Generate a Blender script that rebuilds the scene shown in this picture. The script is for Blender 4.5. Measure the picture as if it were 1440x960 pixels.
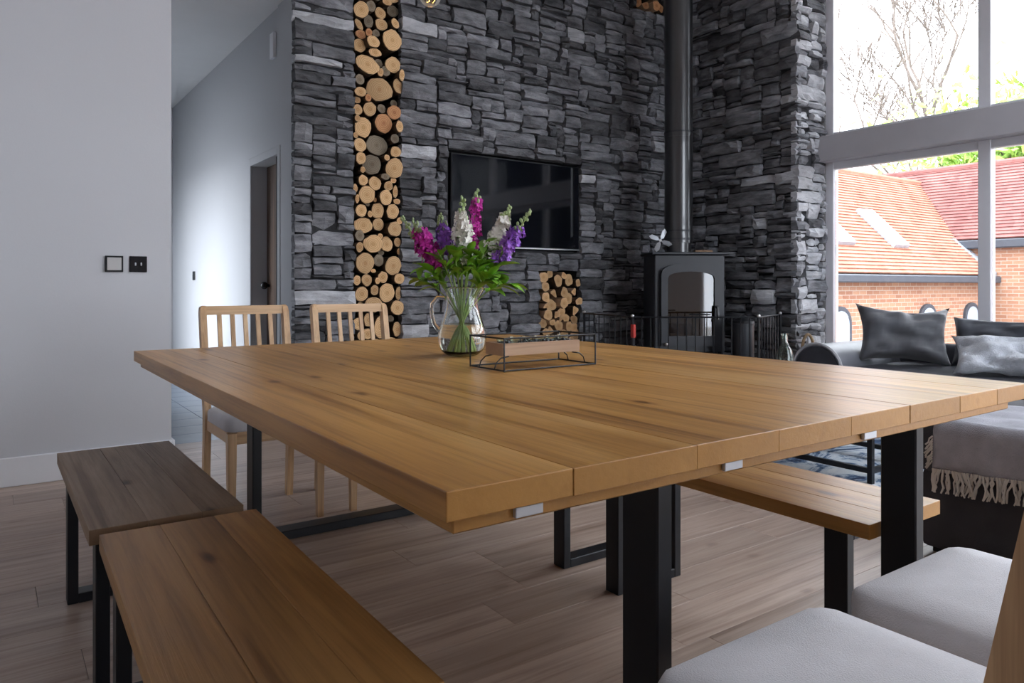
import bpy, bmesh, math, random
from mathutils import Vector, Matrix, noise
R = math.radians
rnd = random.Random(7)
scene = bpy.context.scene
C = scene.collection
for o in list(bpy.data.objects): bpy.data.objects.remove(o)

# ---------------------------------------------------------------- camera
cam_d = bpy.data.cameras.new('camera'); cam = bpy.data.objects.new('camera', cam_d); C.objects.link(cam)
cam.location = (0, 0, 1.0); cam.rotation_euler = (R(90), 0, -0.6174)
cam_d.sensor_width = 36; cam_d.lens = 36 * 1038.45 / 1440; cam_d.shift_y = -79.5 / 1440
cam_d.clip_start = .02; cam_d.clip_end = 300
scene.camera = cam

# ---------------------------------------------------------------- sky and exposure
W = bpy.data.worlds.new('overcast_sky'); scene.world = W; W.use_nodes = True
wn = W.node_tree.nodes; wl = W.node_tree.links
bg = wn['Background']
wc = wn.new('ShaderNodeTexCoord'); wz = wn.new('ShaderNodeTexNoise'); wr = wn.new('ShaderNodeValToRGB')
wz.inputs['Scale'].default_value = 2.2; wz.inputs['Detail'].default_value = 4
wr.color_ramp.elements[0].position = .3; wr.color_ramp.elements[0].color = (.84, .90, 1, 1)
wr.color_ramp.elements[1].position = .7; wr.color_ramp.elements[1].color = (.97, .98, 1, 1)
wl.new(wc.outputs['Generated'], wz.inputs['Vector']); wl.new(wz.outputs['Fac'], wr.inputs['Fac']); wl.new(wr.outputs['Color'], bg.inputs['Color'])
bg.inputs['Strength'].default_value = 4.0
vs = scene.view_settings
scene.display_settings.display_device = 'sRGB'
vs.view_transform = 'Standard'; vs.look = 'None'; vs.gamma = 1; vs.use_curve_mapping = False
vs.exposure = 1.12

# ---------------------------------------------------------------- room dimensions
YA = 4.95      # face of the stone television wall
XB = 5.47      # face of the stone side wall
YP = 3.62      # end of the stone pier
XW = 5.93      # glazing line
YW = 4.43      # face of the white wall
XL, YR, ZC = -2.2, -2.6, 4.4

def portal(x, y, z, sx, sy, rot):
    l = bpy.data.lights.new('window_portal', 'AREA'); l.shape = 'RECTANGLE'; l.size = sx; l.size_y = sy
    l.cycles.is_portal = True
    o = bpy.data.objects.new('window_portal', l); C.objects.link(o); o.location = (x, y, z); o.rotation_euler = rot
portal(XW + .12, .5, 2.2, 6.2, 4.4, (R(90), 0, R(90)))

# ---------------------------------------------------------------- materials
MAT = {}
def newmat(name):
    m = bpy.data.materials.new(name); m.use_nodes = True
    MAT[name] = m
    return m, m.node_tree.nodes, m.node_tree.links, m.node_tree.nodes['Principled BSDF']
def N(n, kind, **kw):
    x = n.new(kind)
    for k, v in kw.items():
        if k in x.inputs: x.inputs[k].default_value = v
        else: setattr(x, k, v)
    return x
def ramp(n, stops):
    r = n.new('ShaderNodeValToRGB'); cr = r.color_ramp
    while len(cr.elements) < len(stops): cr.elements.new(.5)
    for e, (p, c) in zip(cr.elements, stops): e.position = p; e.color = (c[0], c[1], c[2], 1)
    return r
def coords(n, l, scale, rand=True, kind='Object'):
    tc = n.new('ShaderNodeTexCoord'); mp = N(n, 'ShaderNodeMapping'); mp.inputs['Scale'].default_value = scale
    if rand:
        oi = n.new('ShaderNodeObjectInfo'); mul = N(n, 'ShaderNodeVectorMath', operation='SCALE'); mul.inputs['Scale'].default_value = 41.7
        cb = n.new('ShaderNodeCombineXYZ')
        for k in range(3): l.new(oi.outputs['Random'], cb.inputs[k])
        l.new(cb.outputs[0], mul.inputs[0])
        ad = N(n, 'ShaderNodeVectorMath', operation='ADD'); l.new(tc.outputs[kind], ad.inputs[0]); l.new(mul.outputs[0], ad.inputs[1])
        l.new(ad.outputs[0], mp.inputs['Vector'])
    else: l.new(tc.outputs[kind], mp.inputs['Vector'])
    return mp
def plain(name, col, rough=.5, metal=0, var=.08, scale=(6, 6, 6), bump=0, bscale=80, spec=.5, sheen=0, emit=None, estr=0, coat=0):
    m, n, l, b = newmat(name)
    b.inputs['Roughness'].default_value = rough; b.inputs['Metallic'].default_value = metal
    b.inputs['Specular IOR Level'].default_value = spec
    b.inputs['Coat Weight'].default_value = coat
    if sheen: b.inputs['Sheen Weight'].default_value = sheen
    mp = coords(n, l, scale, False)
    nz = N(n, 'ShaderNodeTexNoise', Scale=1, Detail=4); l.new(mp.outputs[0], nz.inputs['Vector'])
    r = ramp(n, [(.3, [c * (1 - var) for c in col]), (.7, [min(1, c * (1 + var)) for c in col])])
    l.new(nz.outputs['Fac'], r.inputs['Fac']); l.new(r.outputs['Color'], b.inputs['Base Color'])
    if bump:
        n2 = N(n, 'ShaderNodeTexNoise', Scale=bscale, Detail=3); tc = n.new('ShaderNodeTexCoord'); l.new(tc.outputs['Object'], n2.inputs['Vector'])
        bp = N(n, 'ShaderNodeBump', Strength=bump, Distance=.01); l.new(n2.outputs['Fac'], bp.inputs['Height']); l.new(bp.outputs[0], b.inputs['Normal'])
    if emit:
        b.inputs['Emission Color'].default_value = (*emit, 1); b.inputs['Emission Strength'].default_value = estr
    return m
def wood(name, dark, mid, light, axis=1, rough=.45, knots=.85, fine=1.0, bump=.15, objvar=.12, spec=.4, streak=.8):
    m, n, l, b = newmat(name)
    b.inputs['Roughness'].default_value = rough; b.inputs['Specular IOR Level'].default_value = spec
    s = [9.0] * 3; s[axis] = .9
    mp = coords(n, l, s)
    nz = N(n, 'ShaderNodeTexNoise', Scale=1, Detail=5, Roughness=.6, Distortion=.7); l.new(mp.outputs[0], nz.inputs['Vector'])
    r = ramp(n, [(.28, dark), (.5, mid), (.72, light)]); l.new(nz.outputs['Fac'], r.inputs['Fac'])
    s2 = [70.0 * fine] * 3; s2[axis] = 2.2
    mp2 = coords(n, l, s2)
    n2 = N(n, 'ShaderNodeTexNoise', Scale=1, Detail=4, Roughness=.65, Distortion=.3); l.new(mp2.outputs[0], n2.inputs['Vector'])
    r2 = ramp(n, [(.3, (.62, .58, .54)), (.55, (1, 1, 1))]); l.new(n2.outputs['Fac'], r2.inputs['Fac'])
    mx = N(n, 'ShaderNodeMix', data_type='RGBA', blend_type='MULTIPLY'); mx.inputs[0].default_value = .75
    l.new(r.outputs['Color'], mx.inputs[6]); l.new(r2.outputs['Color'], mx.inputs[7])
    out = mx.outputs[2]
    # thin dark growth streaks
    s4 = [26.0] * 3; s4[axis] = .55
    mp4 = coords(n, l, s4); n4 = N(n, 'ShaderNodeTexNoise', Scale=1, Detail=3, Roughness=.5, Distortion=.25); l.new(mp4.outputs[0], n4.inputs['Vector'])
    r4 = ramp(n, [(.33, (.50, .42, .36)), (.40, (.86, .82, .78)), (.46, (1, 1, 1))]); l.new(n4.outputs['Fac'], r4.inputs['Fac'])
    m4 = N(n, 'ShaderNodeMix', data_type='RGBA', blend_type='MULTIPLY'); m4.inputs[0].default_value = streak
    l.new(out, m4.inputs[6]); l.new(r4.outputs['Color'], m4.inputs[7]); out = m4.outputs[2]
    if knots:
        s3 = [2.9, 2.9, 1.0]; s3[axis] = 1.25
        mp3 = coords(n, l, s3)
        nw = N(n, 'ShaderNodeTexNoise', Scale=6.0, Detail=2); l.new(mp3.outputs[0], nw.inputs['Vector'])
        aw = N(n, 'ShaderNodeVectorMath', operation='MULTIPLY_ADD'); aw.inputs[1].default_value = (.09, .09, .09); l.new(nw.outputs['Color'], aw.inputs[0]); l.new(mp3.outputs[0], aw.inputs[2])
        vo = N(n, 'ShaderNodeTexVoronoi', Scale=1.0, voronoi_dimensions='2D'); l.new(aw.outputs[0], vo.inputs['Vector'])
        r3 = ramp(n, [(.0, (.10, .06, .04)), (.022, (.30, .21, .14)), (.036, (.62, .5, .4)), (.05, (.9, .86, .82)), (.085, (1, 1, 1))]); l.new(vo.outputs['Distance'], r3.inputs['Fac'])
        m3 = N(n, 'ShaderNodeMix', data_type='RGBA', blend_type='MULTIPLY'); m3.inputs[0].default_value = knots
        l.new(out, m3.inputs[6]); l.new(r3.outputs['Color'], m3.inputs[7]); out = m3.outputs[2]
    # end grain is plainer than the long grain
    tcn = n.new('ShaderNodeTexCoord'); sn = n.new('ShaderNodeSeparateXYZ'); l.new(tcn.outputs['Normal'], sn.inputs[0])
    ab = N(n, 'ShaderNodeMath', operation='ABSOLUTE'); l.new(sn.outputs[axis], ab.inputs[0]); gt = N(n, 'ShaderNodeMath', operation='GREATER_THAN'); gt.inputs[1].default_value = .8; l.new(ab.outputs[0], gt.inputs[0])
    gm = N(n, 'ShaderNodeMath', operation='MULTIPLY'); gm.inputs[1].default_value = .8; l.new(gt.outputs[0], gm.inputs[0])
    me_ = N(n, 'ShaderNodeMix', data_type='RGBA'); me_.inputs[7].default_value = (*[c * 1.05 for c in mid], 1); l.new(gm.outputs[0], me_.inputs[0]); l.new(out, me_.inputs[6]); out = me_.outputs[2]
    if objvar:
        oi = n.new('ShaderNodeObjectInfo'); mr = N(n, 'ShaderNodeMapRange'); mr.inputs['To Min'].default_value = 1 - objvar; mr.inputs['To Max'].default_value = 1 + objvar
        l.new(oi.outputs['Random'], mr.inputs['Value'])
        hv = N(n, 'ShaderNodeHueSaturation'); l.new(mr.outputs[0], hv.inputs['Value']); l.new(out, hv.inputs['Color']); out = hv.outputs[0]
    l.new(out, b.inputs['Base Color'])
    bp = N(n, 'ShaderNodeBump', Strength=bump, Distance=.004); l.new(n2.outputs['Fac'], bp.inputs['Height']); l.new(bp.outputs[0], b.inputs['Normal'])
    return m
def stone(name, c0, c1, lo, hi, rough=.75, island=False):
    m, n, l, b = newmat(name); b.inputs['Roughness'].default_value = rough; b.inputs['Specular IOR Level'].default_value = .35
    mp = coords(n, l, (5, 5, 16))
    nz = N(n, 'ShaderNodeTexNoise', Scale=1, Detail=7, Roughness=.65); l.new(mp.outputs[0], nz.inputs['Vector'])
    r = ramp(n, [(.3, c0), (.68, c1)]); l.new(nz.outputs['Fac'], r.inputs['Fac'])
    oi = n.new('ShaderNodeNewGeometry' if island else 'ShaderNodeObjectInfo'); mr = N(n, 'ShaderNodeMapRange'); mr.inputs['To Min'].default_value = lo; mr.inputs['To Max'].default_value = hi
    l.new(oi.outputs['Random Per Island' if island else 'Random'], mr.inputs['Value'])
    hv = N(n, 'ShaderNodeHueSaturation'); l.new(mr.outputs[0], hv.inputs['Value']); l.new(r.outputs['Color'], hv.inputs['Color']); l.new(hv.outputs[0], b.inputs['Base Color'])
    mp2 = coords(n, l, (22, 22, 60)); n2 = N(n, 'ShaderNodeTexNoise', Scale=1, Detail=6, Roughness=.7); l.new(mp2.outputs[0], n2.inputs['Vector'])
    bp = N(n, 'ShaderNodeBump', Strength=.9, Distance=.012); l.new(n2.outputs['Fac'], bp.inputs['Height']); l.new(bp.outputs[0], b.inputs['Normal'])
    return m
def glass(name, col=(1, 1, 1), ior=1.45, rough=0):
    m, n, l, b = newmat(name)
    b.inputs['Base Color'].default_value = (*col, 1); b.inputs['Transmission Weight'].default_value = 1
    b.inputs['IOR'].default_value = ior; b.inputs['Roughness'].default_value = rough
    return m
def pane(name, tint=(.97, .985, 1), mixv=.06):
    m, n, l, b = newmat(name)
    out = n['Material Output']; tr = n.new('ShaderNodeBsdfTransparent'); tr.inputs[0].default_value = (*tint, 1)
    gl = n.new('ShaderNodeBsdfGlossy'); gl.inputs['Roughness'].default_value = .02
    fr = N(n, 'ShaderNodeFresnel', IOR=1.35); mx = n.new('ShaderNodeMixShader')
    l.new(fr.outputs[0], mx.inputs[0]); l.new(tr.outputs[0], mx.inputs[1]); l.new(gl.outputs[0], mx.inputs[2]); l.new(mx.outputs[0], out.inputs['Surface'])
    n.remove(b)
    return m

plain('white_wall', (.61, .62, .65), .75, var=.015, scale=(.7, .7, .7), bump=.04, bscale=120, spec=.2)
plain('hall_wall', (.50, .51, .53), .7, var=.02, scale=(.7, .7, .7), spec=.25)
plain('white_paint', (.78, .79, .82), .4, var=.02)
plain('window_white', (.72, .72, .76), .35, var=.02)
plain('beam_grey', (.50, .49, .52), .45, var=.03)
plain('ceiling_white', (.8, .8, .8), .9, var=.01)
stone('slate', (.06, .062, .07), (.32, .325, .35), .4, 1.4)
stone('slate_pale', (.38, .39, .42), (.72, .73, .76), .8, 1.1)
stone('slate_infill', (.06, .062, .07), (.32, .325, .35), .4, 1.4, island=True)
plain('mortar', (.035, .036, .04), .95, var=.3, scale=(8, 8, 8), bump=.5, bscale=30)
wood('table_pine', (.34, .16, .040), (.47, .24, .066), (.56, .315, .105), axis=1, rough=.34, objvar=.13)
wood('bench_pine', (.25, .125, .040), (.39, .205, .066), (.51, .285, .10), axis=1, rough=.42, objvar=.15, bump=.3)
wood('bench_worn', (.17, .11, .068), (.27, .18, .11), (.38, .27, .18), axis=1, rough=.5, objvar=.1, bump=.5)
wood('chair_oak', (.50, .30, .155), (.62, .40, .22), (.70, .48, .29), axis=2, rough=.4, knots=0, objvar=.05, bump=.08, streak=.25)
wood('chair_oak_rail', (.50, .30, .155), (.62, .40, .22), (.70, .48, .29), axis=0, rough=.4, knots=0, objvar=.05, bump=.08, streak=.25)
wood('floor_oak', (.30, .22, .175), (.385, .29, .235), (.47, .37, .31), axis=0, rough=.34, knots=.35, objvar=.13, bump=.12, fine=.8, streak=.5)
wood('walnut', (.05, .03, .018), (.09, .05, .03), (.13, .075, .045), axis=2, rough=.5, knots=0)
wood('tray_wood', (.33, .20, .12), (.46, .30, .19), (.56, .39, .27), axis=0, rough=.6, knots=0)
plain('black_metal', (.007, .008, .011), .4, .0, var=.1, spec=.35)
plain('stove_black', (.022, .024, .030), .42, .0, var=.12)
plain('flue_black', (.012, .013, .015), .3, .0, var=.05, spec=.9, coat=.6)
plain('gloss_black', (.006, .006, .008), .12, var=.0)
plain('screen_black', (.004, .005, .008), .06, var=.0, spec=.6)
plain('galvanised', (.55, .58, .62), .35, .6, var=.1)
plain('steel', (.62, .62, .62), .3, .9, var=.05)
plain('bark', (.085, .052, .032), .9, var=.45, scale=(20, 20, 20), bump=.8, bscale=40)
plain('seat_fabric', (.64, .64, .67), .9, var=.05, scale=(14, 14, 14), bump=.25, bscale=420, spec=.15, sheen=.15)
plain('seat_fabric_dim', (.30, .28, .28), .9, var=.05, scale=(14, 14, 14), bump=.25, bscale=420, spec=.15)
plain('sofa_fabric', (.055, .056, .066), .8, var=.15, scale=(9, 9, 9), bump=.2, bscale=300, spec=.25)
plain('arm_leather', (.16, .165, .19), .42, var=.12, scale=(9, 9, 9), bump=.1, bscale=200)
plain('piping', (.42, .42, .44), .6)
plain('pillow_velvet', (.085, .088, .10), .6, var=.2, scale=(7, 7, 7), bump=.15, bscale=240, sheen=.5)
plain('pillow_navy', (.055, .06, .075), .7, var=.2, scale=(7, 7, 7), bump=.15, bscale=240, sheen=.2)
plain('pillow_fluffy', (.70, .73, .79), 1, var=.15, scale=(18, 18, 18), bump=1, bscale=160, sheen=.6)
plain('throw_wool', (.42, .42, .46), 1, var=.12, scale=(16, 16, 16), bump=.5, bscale=300, spec=.1)
plain('fringe_wool', (.66, .63, .58), 1, var=.15, spec=.1)
plain('stem_green', (.34, .50, .15), .5, var=.25, scale=(20, 20, 20))
plain('leaf_green', (.20, .43, .035), .45, var=.5, scale=(12, 12, 12))
plain('bud_green', (.36, .46, .22), .6, var=.2, scale=(40, 40, 40))
plain('petal_magenta', (.55, .02, .36), .6, var=.4, scale=(50, 50, 50))
plain('petal_purple', (.30, .10, .56), .6, var=.35, scale=(50, 50, 50))
plain('petal_white', (.88, .86, .80), .6, var=.1, scale=(50, 50, 50))
plain('petal_cream', (.62, .56, .42), .6, var=.15, scale=(50, 50, 50))
plain('pebble_dark', (.05, .055, .06), .4, var=.5, scale=(60, 60, 60))
plain('wicker', (.42, .30, .18), .8, var=.3, scale=(30, 30, 30), bump=.6, bscale=60)
plain('red_plastic', (.55, .05, .04), .4)
plain('brass', (.60, .40, .12), .3, .9)
plain('filament', (.9, .6, .2), .4, emit=(1, .55, .15), estr=2.5)
plain('firebrick', (.26, .16, .08), .9, var=.2)
plain('hearth_slate', (.07, .07, .075), .6, var=.2)
plain('hall_tile', (.16, .19, .23), .35, var=.1)
plain('bottle_label', (.10, .30, .10), .5)
plain('lead_flashing', (.33, .37, .42), .5, .2)
plain('gutter', (.05, .06, .075), .5)
plain('paving', (.34, .335, .33), .9, var=.2, scale=(2, 2, 2))
plain('tree_bark', (.16, .13, .11), .9, var=.3)
plain('tree_leaf', (.30, .46, .08), .6, var=.35, scale=(1.5, 1.5, 1.5))
plain('door_grey', (.20, .24, .28), .5)
glass('jug_glass', (.98, 1, .99)); glass('water', (.985, 1, .97), 1.33)
glass('bulb_glass', (1, .93, .8), 1.3); glass('bottle_glass', (.9, 1, .95), 1.4)
pane('window_glass'); pane('roof_glass', (.8, .85, .9))
def stove_glass():
    m, n, l, b = newmat('stove_glass'); out = n['Material Output']
    tr = n.new('ShaderNodeBsdfTransparent'); tr.inputs[0].default_value = (.42, .36, .3, 1)
    gl = n.new('ShaderNodeBsdfGlossy'); gl.inputs['Roughness'].default_value = .03
    mx = n.new('ShaderNodeMixShader'); mx.inputs[0].default_value = .10
    l.new(tr.outputs[0], mx.inputs[1]); l.new(gl.outputs[0], mx.inputs[2]); l.new(mx.outputs[0], out.inputs['Surface']); n.remove(b)
stove_glass()
def cut_end(name, c0, c1, c2):
    m, n, l, b = newmat(name); b.inputs['Roughness'].default_value = .8
    tc = n.new('ShaderNodeTexCoord'); sx = n.new('ShaderNodeSeparateXYZ'); l.new(tc.outputs['Object'], sx.inputs[0])
    cb = n.new('ShaderNodeCombineXYZ'); l.new(sx.outputs['X'], cb.inputs['X']); l.new(sx.outputs['Z'], cb.inputs['Y'])
    ln = N(n, 'ShaderNodeVectorMath', operation='LENGTH'); l.new(cb.outputs[0], ln.inputs[0])
    mp = coords(n, l, (14, 14, 14)); nz = N(n, 'ShaderNodeTexNoise', Scale=1, Detail=3); l.new(mp.outputs[0], nz.inputs['Vector'])
    md = N(n, 'ShaderNodeMath', operation='MULTIPLY_ADD'); l.new(nz.outputs['Fac'], md.inputs[0]); md.inputs[1].default_value = .02; l.new(ln.outputs['Value'], md.inputs[2])
    sn = N(n, 'ShaderNodeMath', operation='MULTIPLY'); l.new(md.outputs[0], sn.inputs[0]); sn.inputs[1].default_value = 520
    si = N(n, 'ShaderNodeMath', operation='SINE'); l.new(sn.outputs[0], si.inputs[0])
    r = ramp(n, [(0, c0), (1, c1)]); mr = N(n, 'ShaderNodeMapRange'); mr.inputs['From Min'].default_value = -1; l.new(si.outputs[0], mr.inputs['Value']); l.new(mr.outputs[0], r.inputs['Fac'])
    r2 = ramp(n, [(.012, c2), (.035, (1, 1, 1))]); l.new(md.outputs[0], r2.inputs['Fac'])
    mx = N(n, 'ShaderNodeMix', data_type='RGBA', blend_type='MULTIPLY'); mx.inputs[0].default_value = .8; l.new(r.outputs['Color'], mx.inputs[6]); l.new(r2.outputs['Color'], mx.inputs[7])
    oi = n.new('ShaderNodeObjectInfo'); m2 = N(n, 'ShaderNodeMapRange'); m2.inputs['To Min'].default_value = .78; m2.inputs['To Max'].default_value = 1.15; l.new(oi.outputs['Random'], m2.inputs['Value'])
    hv = N(n, 'ShaderNodeHueSaturation'); l.new(m2.outputs[0], hv.inputs['Value']); l.new(mx.outputs[2], hv.inputs['Color']); l.new(hv.outputs[0], b.inputs['Base Color'])
cut_end('cut_pale', (.58, .34, .15), (.78, .52, .28), (.75, .6, .45))
cut_end('cut_grey', (.20, .16, .11), (.30, .24, .17), (.6, .5, .4))
cut_end('cut_red', (.46, .20, .08), (.62, .33, .16), (.6, .4, .3))
def brick_wall():
    m, n, l, b = newmat('far_brick'); b.inputs['Roughness'].default_value = .9
    tc = n.new('ShaderNodeTexCoord'); sx = n.new('ShaderNodeSeparateXYZ'); l.new(tc.outputs['Object'], sx.inputs[0])
    ad = N(n, 'ShaderNodeMath', operation='ADD'); l.new(sx.outputs['X'], ad.inputs[0]); l.new(sx.outputs['Y'], ad.inputs[1])
    cb = n.new('ShaderNodeCombineXYZ'); l.new(ad.outputs[0], cb.inputs['X']); l.new(sx.outputs['Z'], cb.inputs['Y'])
    bt = N(n, 'ShaderNodeTexBrick', Scale=1.0); bt.inputs['Brick Width'].default_value = .22; bt.inputs['Row Height'].default_value = .075; bt.inputs['Mortar Size'].default_value = .006
    bt.inputs['Color1'].default_value = (.30, .135, .08, 1); bt.inputs['Color2'].default_value = (.40, .215, .13, 1); bt.inputs['Mortar'].default_value = (.43, .35, .29, 1)
    l.new(cb.outputs[0], bt.inputs['Vector']); l.new(bt.outputs['Color'], b.inputs['Base Color'])
brick_wall()
def roof_tiles(name, a, c):
    m, n, l, b = newmat(name); b.inputs['Roughness'].default_value = .85
    tc = n.new('ShaderNodeTexCoord'); mp = N(n, 'ShaderNodeMapping'); mp.inputs['Scale'].default_value = (5.5, 5.5, 5.5); l.new(tc.outputs['Object'], mp.inputs[0])
    vo = N(n, 'ShaderNodeTexVoronoi', Scale=1.0); l.new(mp.outputs[0], vo.inputs['Vector'])
    sp = n.new('ShaderNodeSeparateColor'); l.new(vo.outputs['Color'], sp.inputs[0])
    nz = N(n, 'ShaderNodeTexNoise', Scale=.8, Detail=3); l.new(tc.outputs['Object'], nz.inputs['Vector'])
    ad = N(n, 'ShaderNodeMath', operation='MULTIPLY_ADD'); l.new(sp.outputs[0], ad.inputs[0]); ad.inputs[1].default_value = .45; l.new(nz.outputs['Fac'], ad.inputs[2])
    r = ramp(n, [(.4, a), (.95, c)]); l.new(ad.outputs[0], r.inputs['Fac']); l.new(r.outputs['Color'], b.inputs['Base Color'])
roof_tiles('tiles_orange', (.29, .115, .072), (.385, .175, .115))
roof_tiles('tiles_red', (.175, .062, .055), (.265, .11, .095))
def rug_mat():
    m, n, l, b = newmat('rug_pattern'); b.inputs['Roughness'].default_value = 1
    mp = coords(n, l, (2.2, 3.4, 1), False); nz = N(n, 'ShaderNodeTexNoise', Scale=1.4, Detail=8, Roughness=.7, Distortion=1.2); l.new(mp.outputs[0], nz.inputs['Vector'])
    r = ramp(n, [(.40, (.02, .035, .09)), (.46, (.10, .18, .32)), (.52, (.62, .68, .74)), (.65, (.82, .84, .86))]); l.new(nz.outputs['Fac'], r.inputs['Fac']); l.new(r.outputs['Color'], b.inputs['Base Color'])
rug_mat()

# ---------------------------------------------------------------- geometry helpers
class G:
    def __init__(s): s.v = []; s.f = []
    def add(s, vs_, fs):
        k = len(s.v); s.v += [tuple(p) for p in vs_]; s.f += [tuple(i + k for i in f) for f in fs]; return s
    def box(s, x0, x1, y0, y1, z0, z1, bev=0, seg=1, mat=None):
        if bev <= 0:
            p = [(x, y, z) for x in (x0, x1) for y in (y0, y1) for z in (z0, z1)]
            f = [(0, 1, 3, 2), (4, 6, 7, 5), (0, 4, 5, 1), (2, 3, 7, 6), (0, 2, 6, 4), (1, 5, 7, 3)]
        else:
            bm = bmesh.new(); bmesh.ops.create_cube(bm, size=1)
            for v in bm.verts: v.co = ((x0 + x1) / 2 + v.co.x * (x1 - x0), (y0 + y1) / 2 + v.co.y * (y1 - y0), (z0 + z1) / 2 + v.co.z * (z1 - z0))
            bmesh.ops.bevel(bm, geom=bm.edges[:], offset=bev, segments=seg, affect='EDGES', profile=.5)
            p = [tuple(v.co) for v in bm.verts]; f = [tuple(v.index for v in q.verts) for q in bm.faces]; bm.free()
        if mat is not None: p = [tuple(mat @ Vector(q)) for q in p]
        return s.add(p, f)
    def tube(s, path, r, n=8, cap=True):
        path = [Vector(p) for p in path]; rs = r if isinstance(r, (list, tuple)) else [r] * len(path)
        vs_ = []; up = Vector((.31, .17, .93))
        for i, p in enumerate(path):
            t = (path[min(i + 1, len(path) - 1)] - path[max(i - 1, 0)]).normalized()
            if i == 0:
                a = t.cross(up)
                if a.length < .05: a = t.cross(Vector((1, 0, 0)))
            else: a = a - t * a.dot(t)
            a.normalize(); b = t.cross(a)
            for k in range(n):
                w = 2 * math.pi * k / n; vs_.append(p + (a * math.cos(w) + b * math.sin(w)) * rs[i])
        fs = [(i * n + k, i * n + (k + 1) % n, (i + 1) * n + (k + 1) % n, (i + 1) * n + k) for i in range(len(path) - 1) for k in range(n)]
        if cap: fs += [tuple(range(n))[::-1], tuple((len(path) - 1) * n + k for k in range(n))]
        return s.add(vs_, fs)
    def lathe(s, prof, n=24, c=(0, 0, 0), cap=True):
        vs_ = [(c[0] + r * math.cos(2 * math.pi * k / n), c[1] + r * math.sin(2 * math.pi * k / n), c[2] + z) for r, z in prof for k in range(n)]
        fs = [(i * n + k, i * n + (k + 1) % n, (i + 1) * n + (k + 1) % n, (i + 1) * n + k) for i in range(len(prof) - 1) for k in range(n)]
        if cap: fs += [tuple(range(n))[::-1], tuple((len(prof) - 1) * n + k for k in range(n))]
        return s.add(vs_, fs)
    def prism(s, poly, a0, a1, axis='Y'):
        # poly in the two other axes, extruded along axis from a0 to a1
        def P(u, v, a): return {'Y': (u, a, v), 'X': (a, u, v), 'Z': (u, v, a)}[axis]
        n = len(poly); vs_ = [P(u, v, a0) for u, v in poly] + [P(u, v, a1) for u, v in poly]
        fs = [(k, (k + 1) % n, n + (k + 1) % n, n + k) for k in range(n)] + [tuple(range(n))[::-1], tuple(range(n, 2 * n))]
        return s.add(vs_, fs)
    def ball(s, c, r, n=8, m=6, sz=1):
        pr = [(max(1e-4, r * math.sin(math.pi * i / m)), -r * sz * math.cos(math.pi * i / m)) for i in range(m + 1)]
        return s.lathe(pr, n, c, False)
    def build(s, name, mat, parent=None, smooth=False, world=False, loc=None, rz=0, angle=40, fixn=True):
        v = s.v
        if world and parent is not None:
            L = parent.location; v = [(p[0] - L[0], p[1] - L[1], p[2] - L[2]) for p in v]
        me = bpy.data.meshes.new(name); me.from_pydata(v, [], s.f)
        if fixn:
            bm = bmesh.new(); bm.from_mesh(me); bmesh.ops.recalc_face_normals(bm, faces=bm.faces); bm.to_mesh(me); bm.free()
        if smooth:
            me.shade_smooth()
            if angle < 180: me.set_sharp_from_angle(angle=R(angle))
        me.materials.append(MAT[mat])
        o = bpy.data.objects.new(name, me); C.objects.link(o)
        if parent is not None: o.parent = parent
        if loc is not None: o.location = loc
        if rz: o.rotation_euler.z = rz
        return o
def tag(o, label=None, cat=None, group=None, kind=None):
    if label: o['label'] = label
    if cat: o['category'] = cat
    if group: o['group'] = group
    if kind: o['kind'] = kind
    return o
def thing(name, label, cat, loc=(0, 0, 0), rz=0, group=None):
    o = bpy.data.objects.new(name, None); C.objects.link(o); o.empty_display_size = .1
    o.location = loc; o.rotation_euler.z = rz
    return tag(o, label, cat, group)
def struct(o): o['kind'] = 'structure'; return o
def link_copy(o, name, parent, loc, rot=None):
    c = o.copy(); c.name = name; C.objects.link(c); c.parent = parent; c.location = loc
    if rot: c.rotation_euler = rot
    return c
def copy_tree(o, parent=None):
    c = o.copy(); C.objects.link(c); c.parent = parent
    for ch in [x for x in bpy.data.objects if x.parent == o]: copy_tree(ch, c)
    return c

# ================================================================ SETTING
# floor with individual planks
fl = struct(G().box(XL, XW + .1, YR, YP, -.12, -.013).box(XL, XB + .05, YP, YA + .3, -.12, -.013).build('floor', 'mortar'))
PW, PL = .19, 1.28
def plank_mesh(lx): return G().box(.0005, lx - .0005, .0005, PW - .0005, -.013, 0, .0007)
full = None; row = 0; y = YR
while y < YA - .02:
    x_end = XW + .05 if y + PW < YP + .1 else XB
    x = XL - rnd.random() * PL
    if y > YW: x = .45 - rnd.random() * .2
    while x < x_end - .02:
        a = max(x, XL if y < YW else .45); b = min(x + PL, x_end)
        if b - a > .03:
            if b - a > PL - .001:
                if full is None: full = plank_mesh(PL).build('plank', 'floor_oak', fl, loc=(a, y, 0))
                else: link_copy(full, 'plank', fl, (a, y, 0))
            else: plank_mesh(b - a).build('plank', 'floor_oak', fl, loc=(a, y, 0))
        x += PL
    y += PW; row += 1
Y_FLOOR_END = y

# hall floor tiles
fh = struct(G().box(.45, 1.74, Y_FLOOR_END, 9.2, -.12, -.012).build('floor_hall', 'mortar'))
t0 = None
yy = Y_FLOOR_END
while yy < 9.15:
    for xx in (.45, .88, 1.31):
        w = .43
        if t0 is None: t0 = G().box(.002, .428, .002, .298, -.012, 0, .002).build('tile', 'hall_tile', fh, loc=(xx, yy, 0))
        else: link_copy(t0, 'tile', fh, (xx, yy, 0))
    yy += .3

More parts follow.
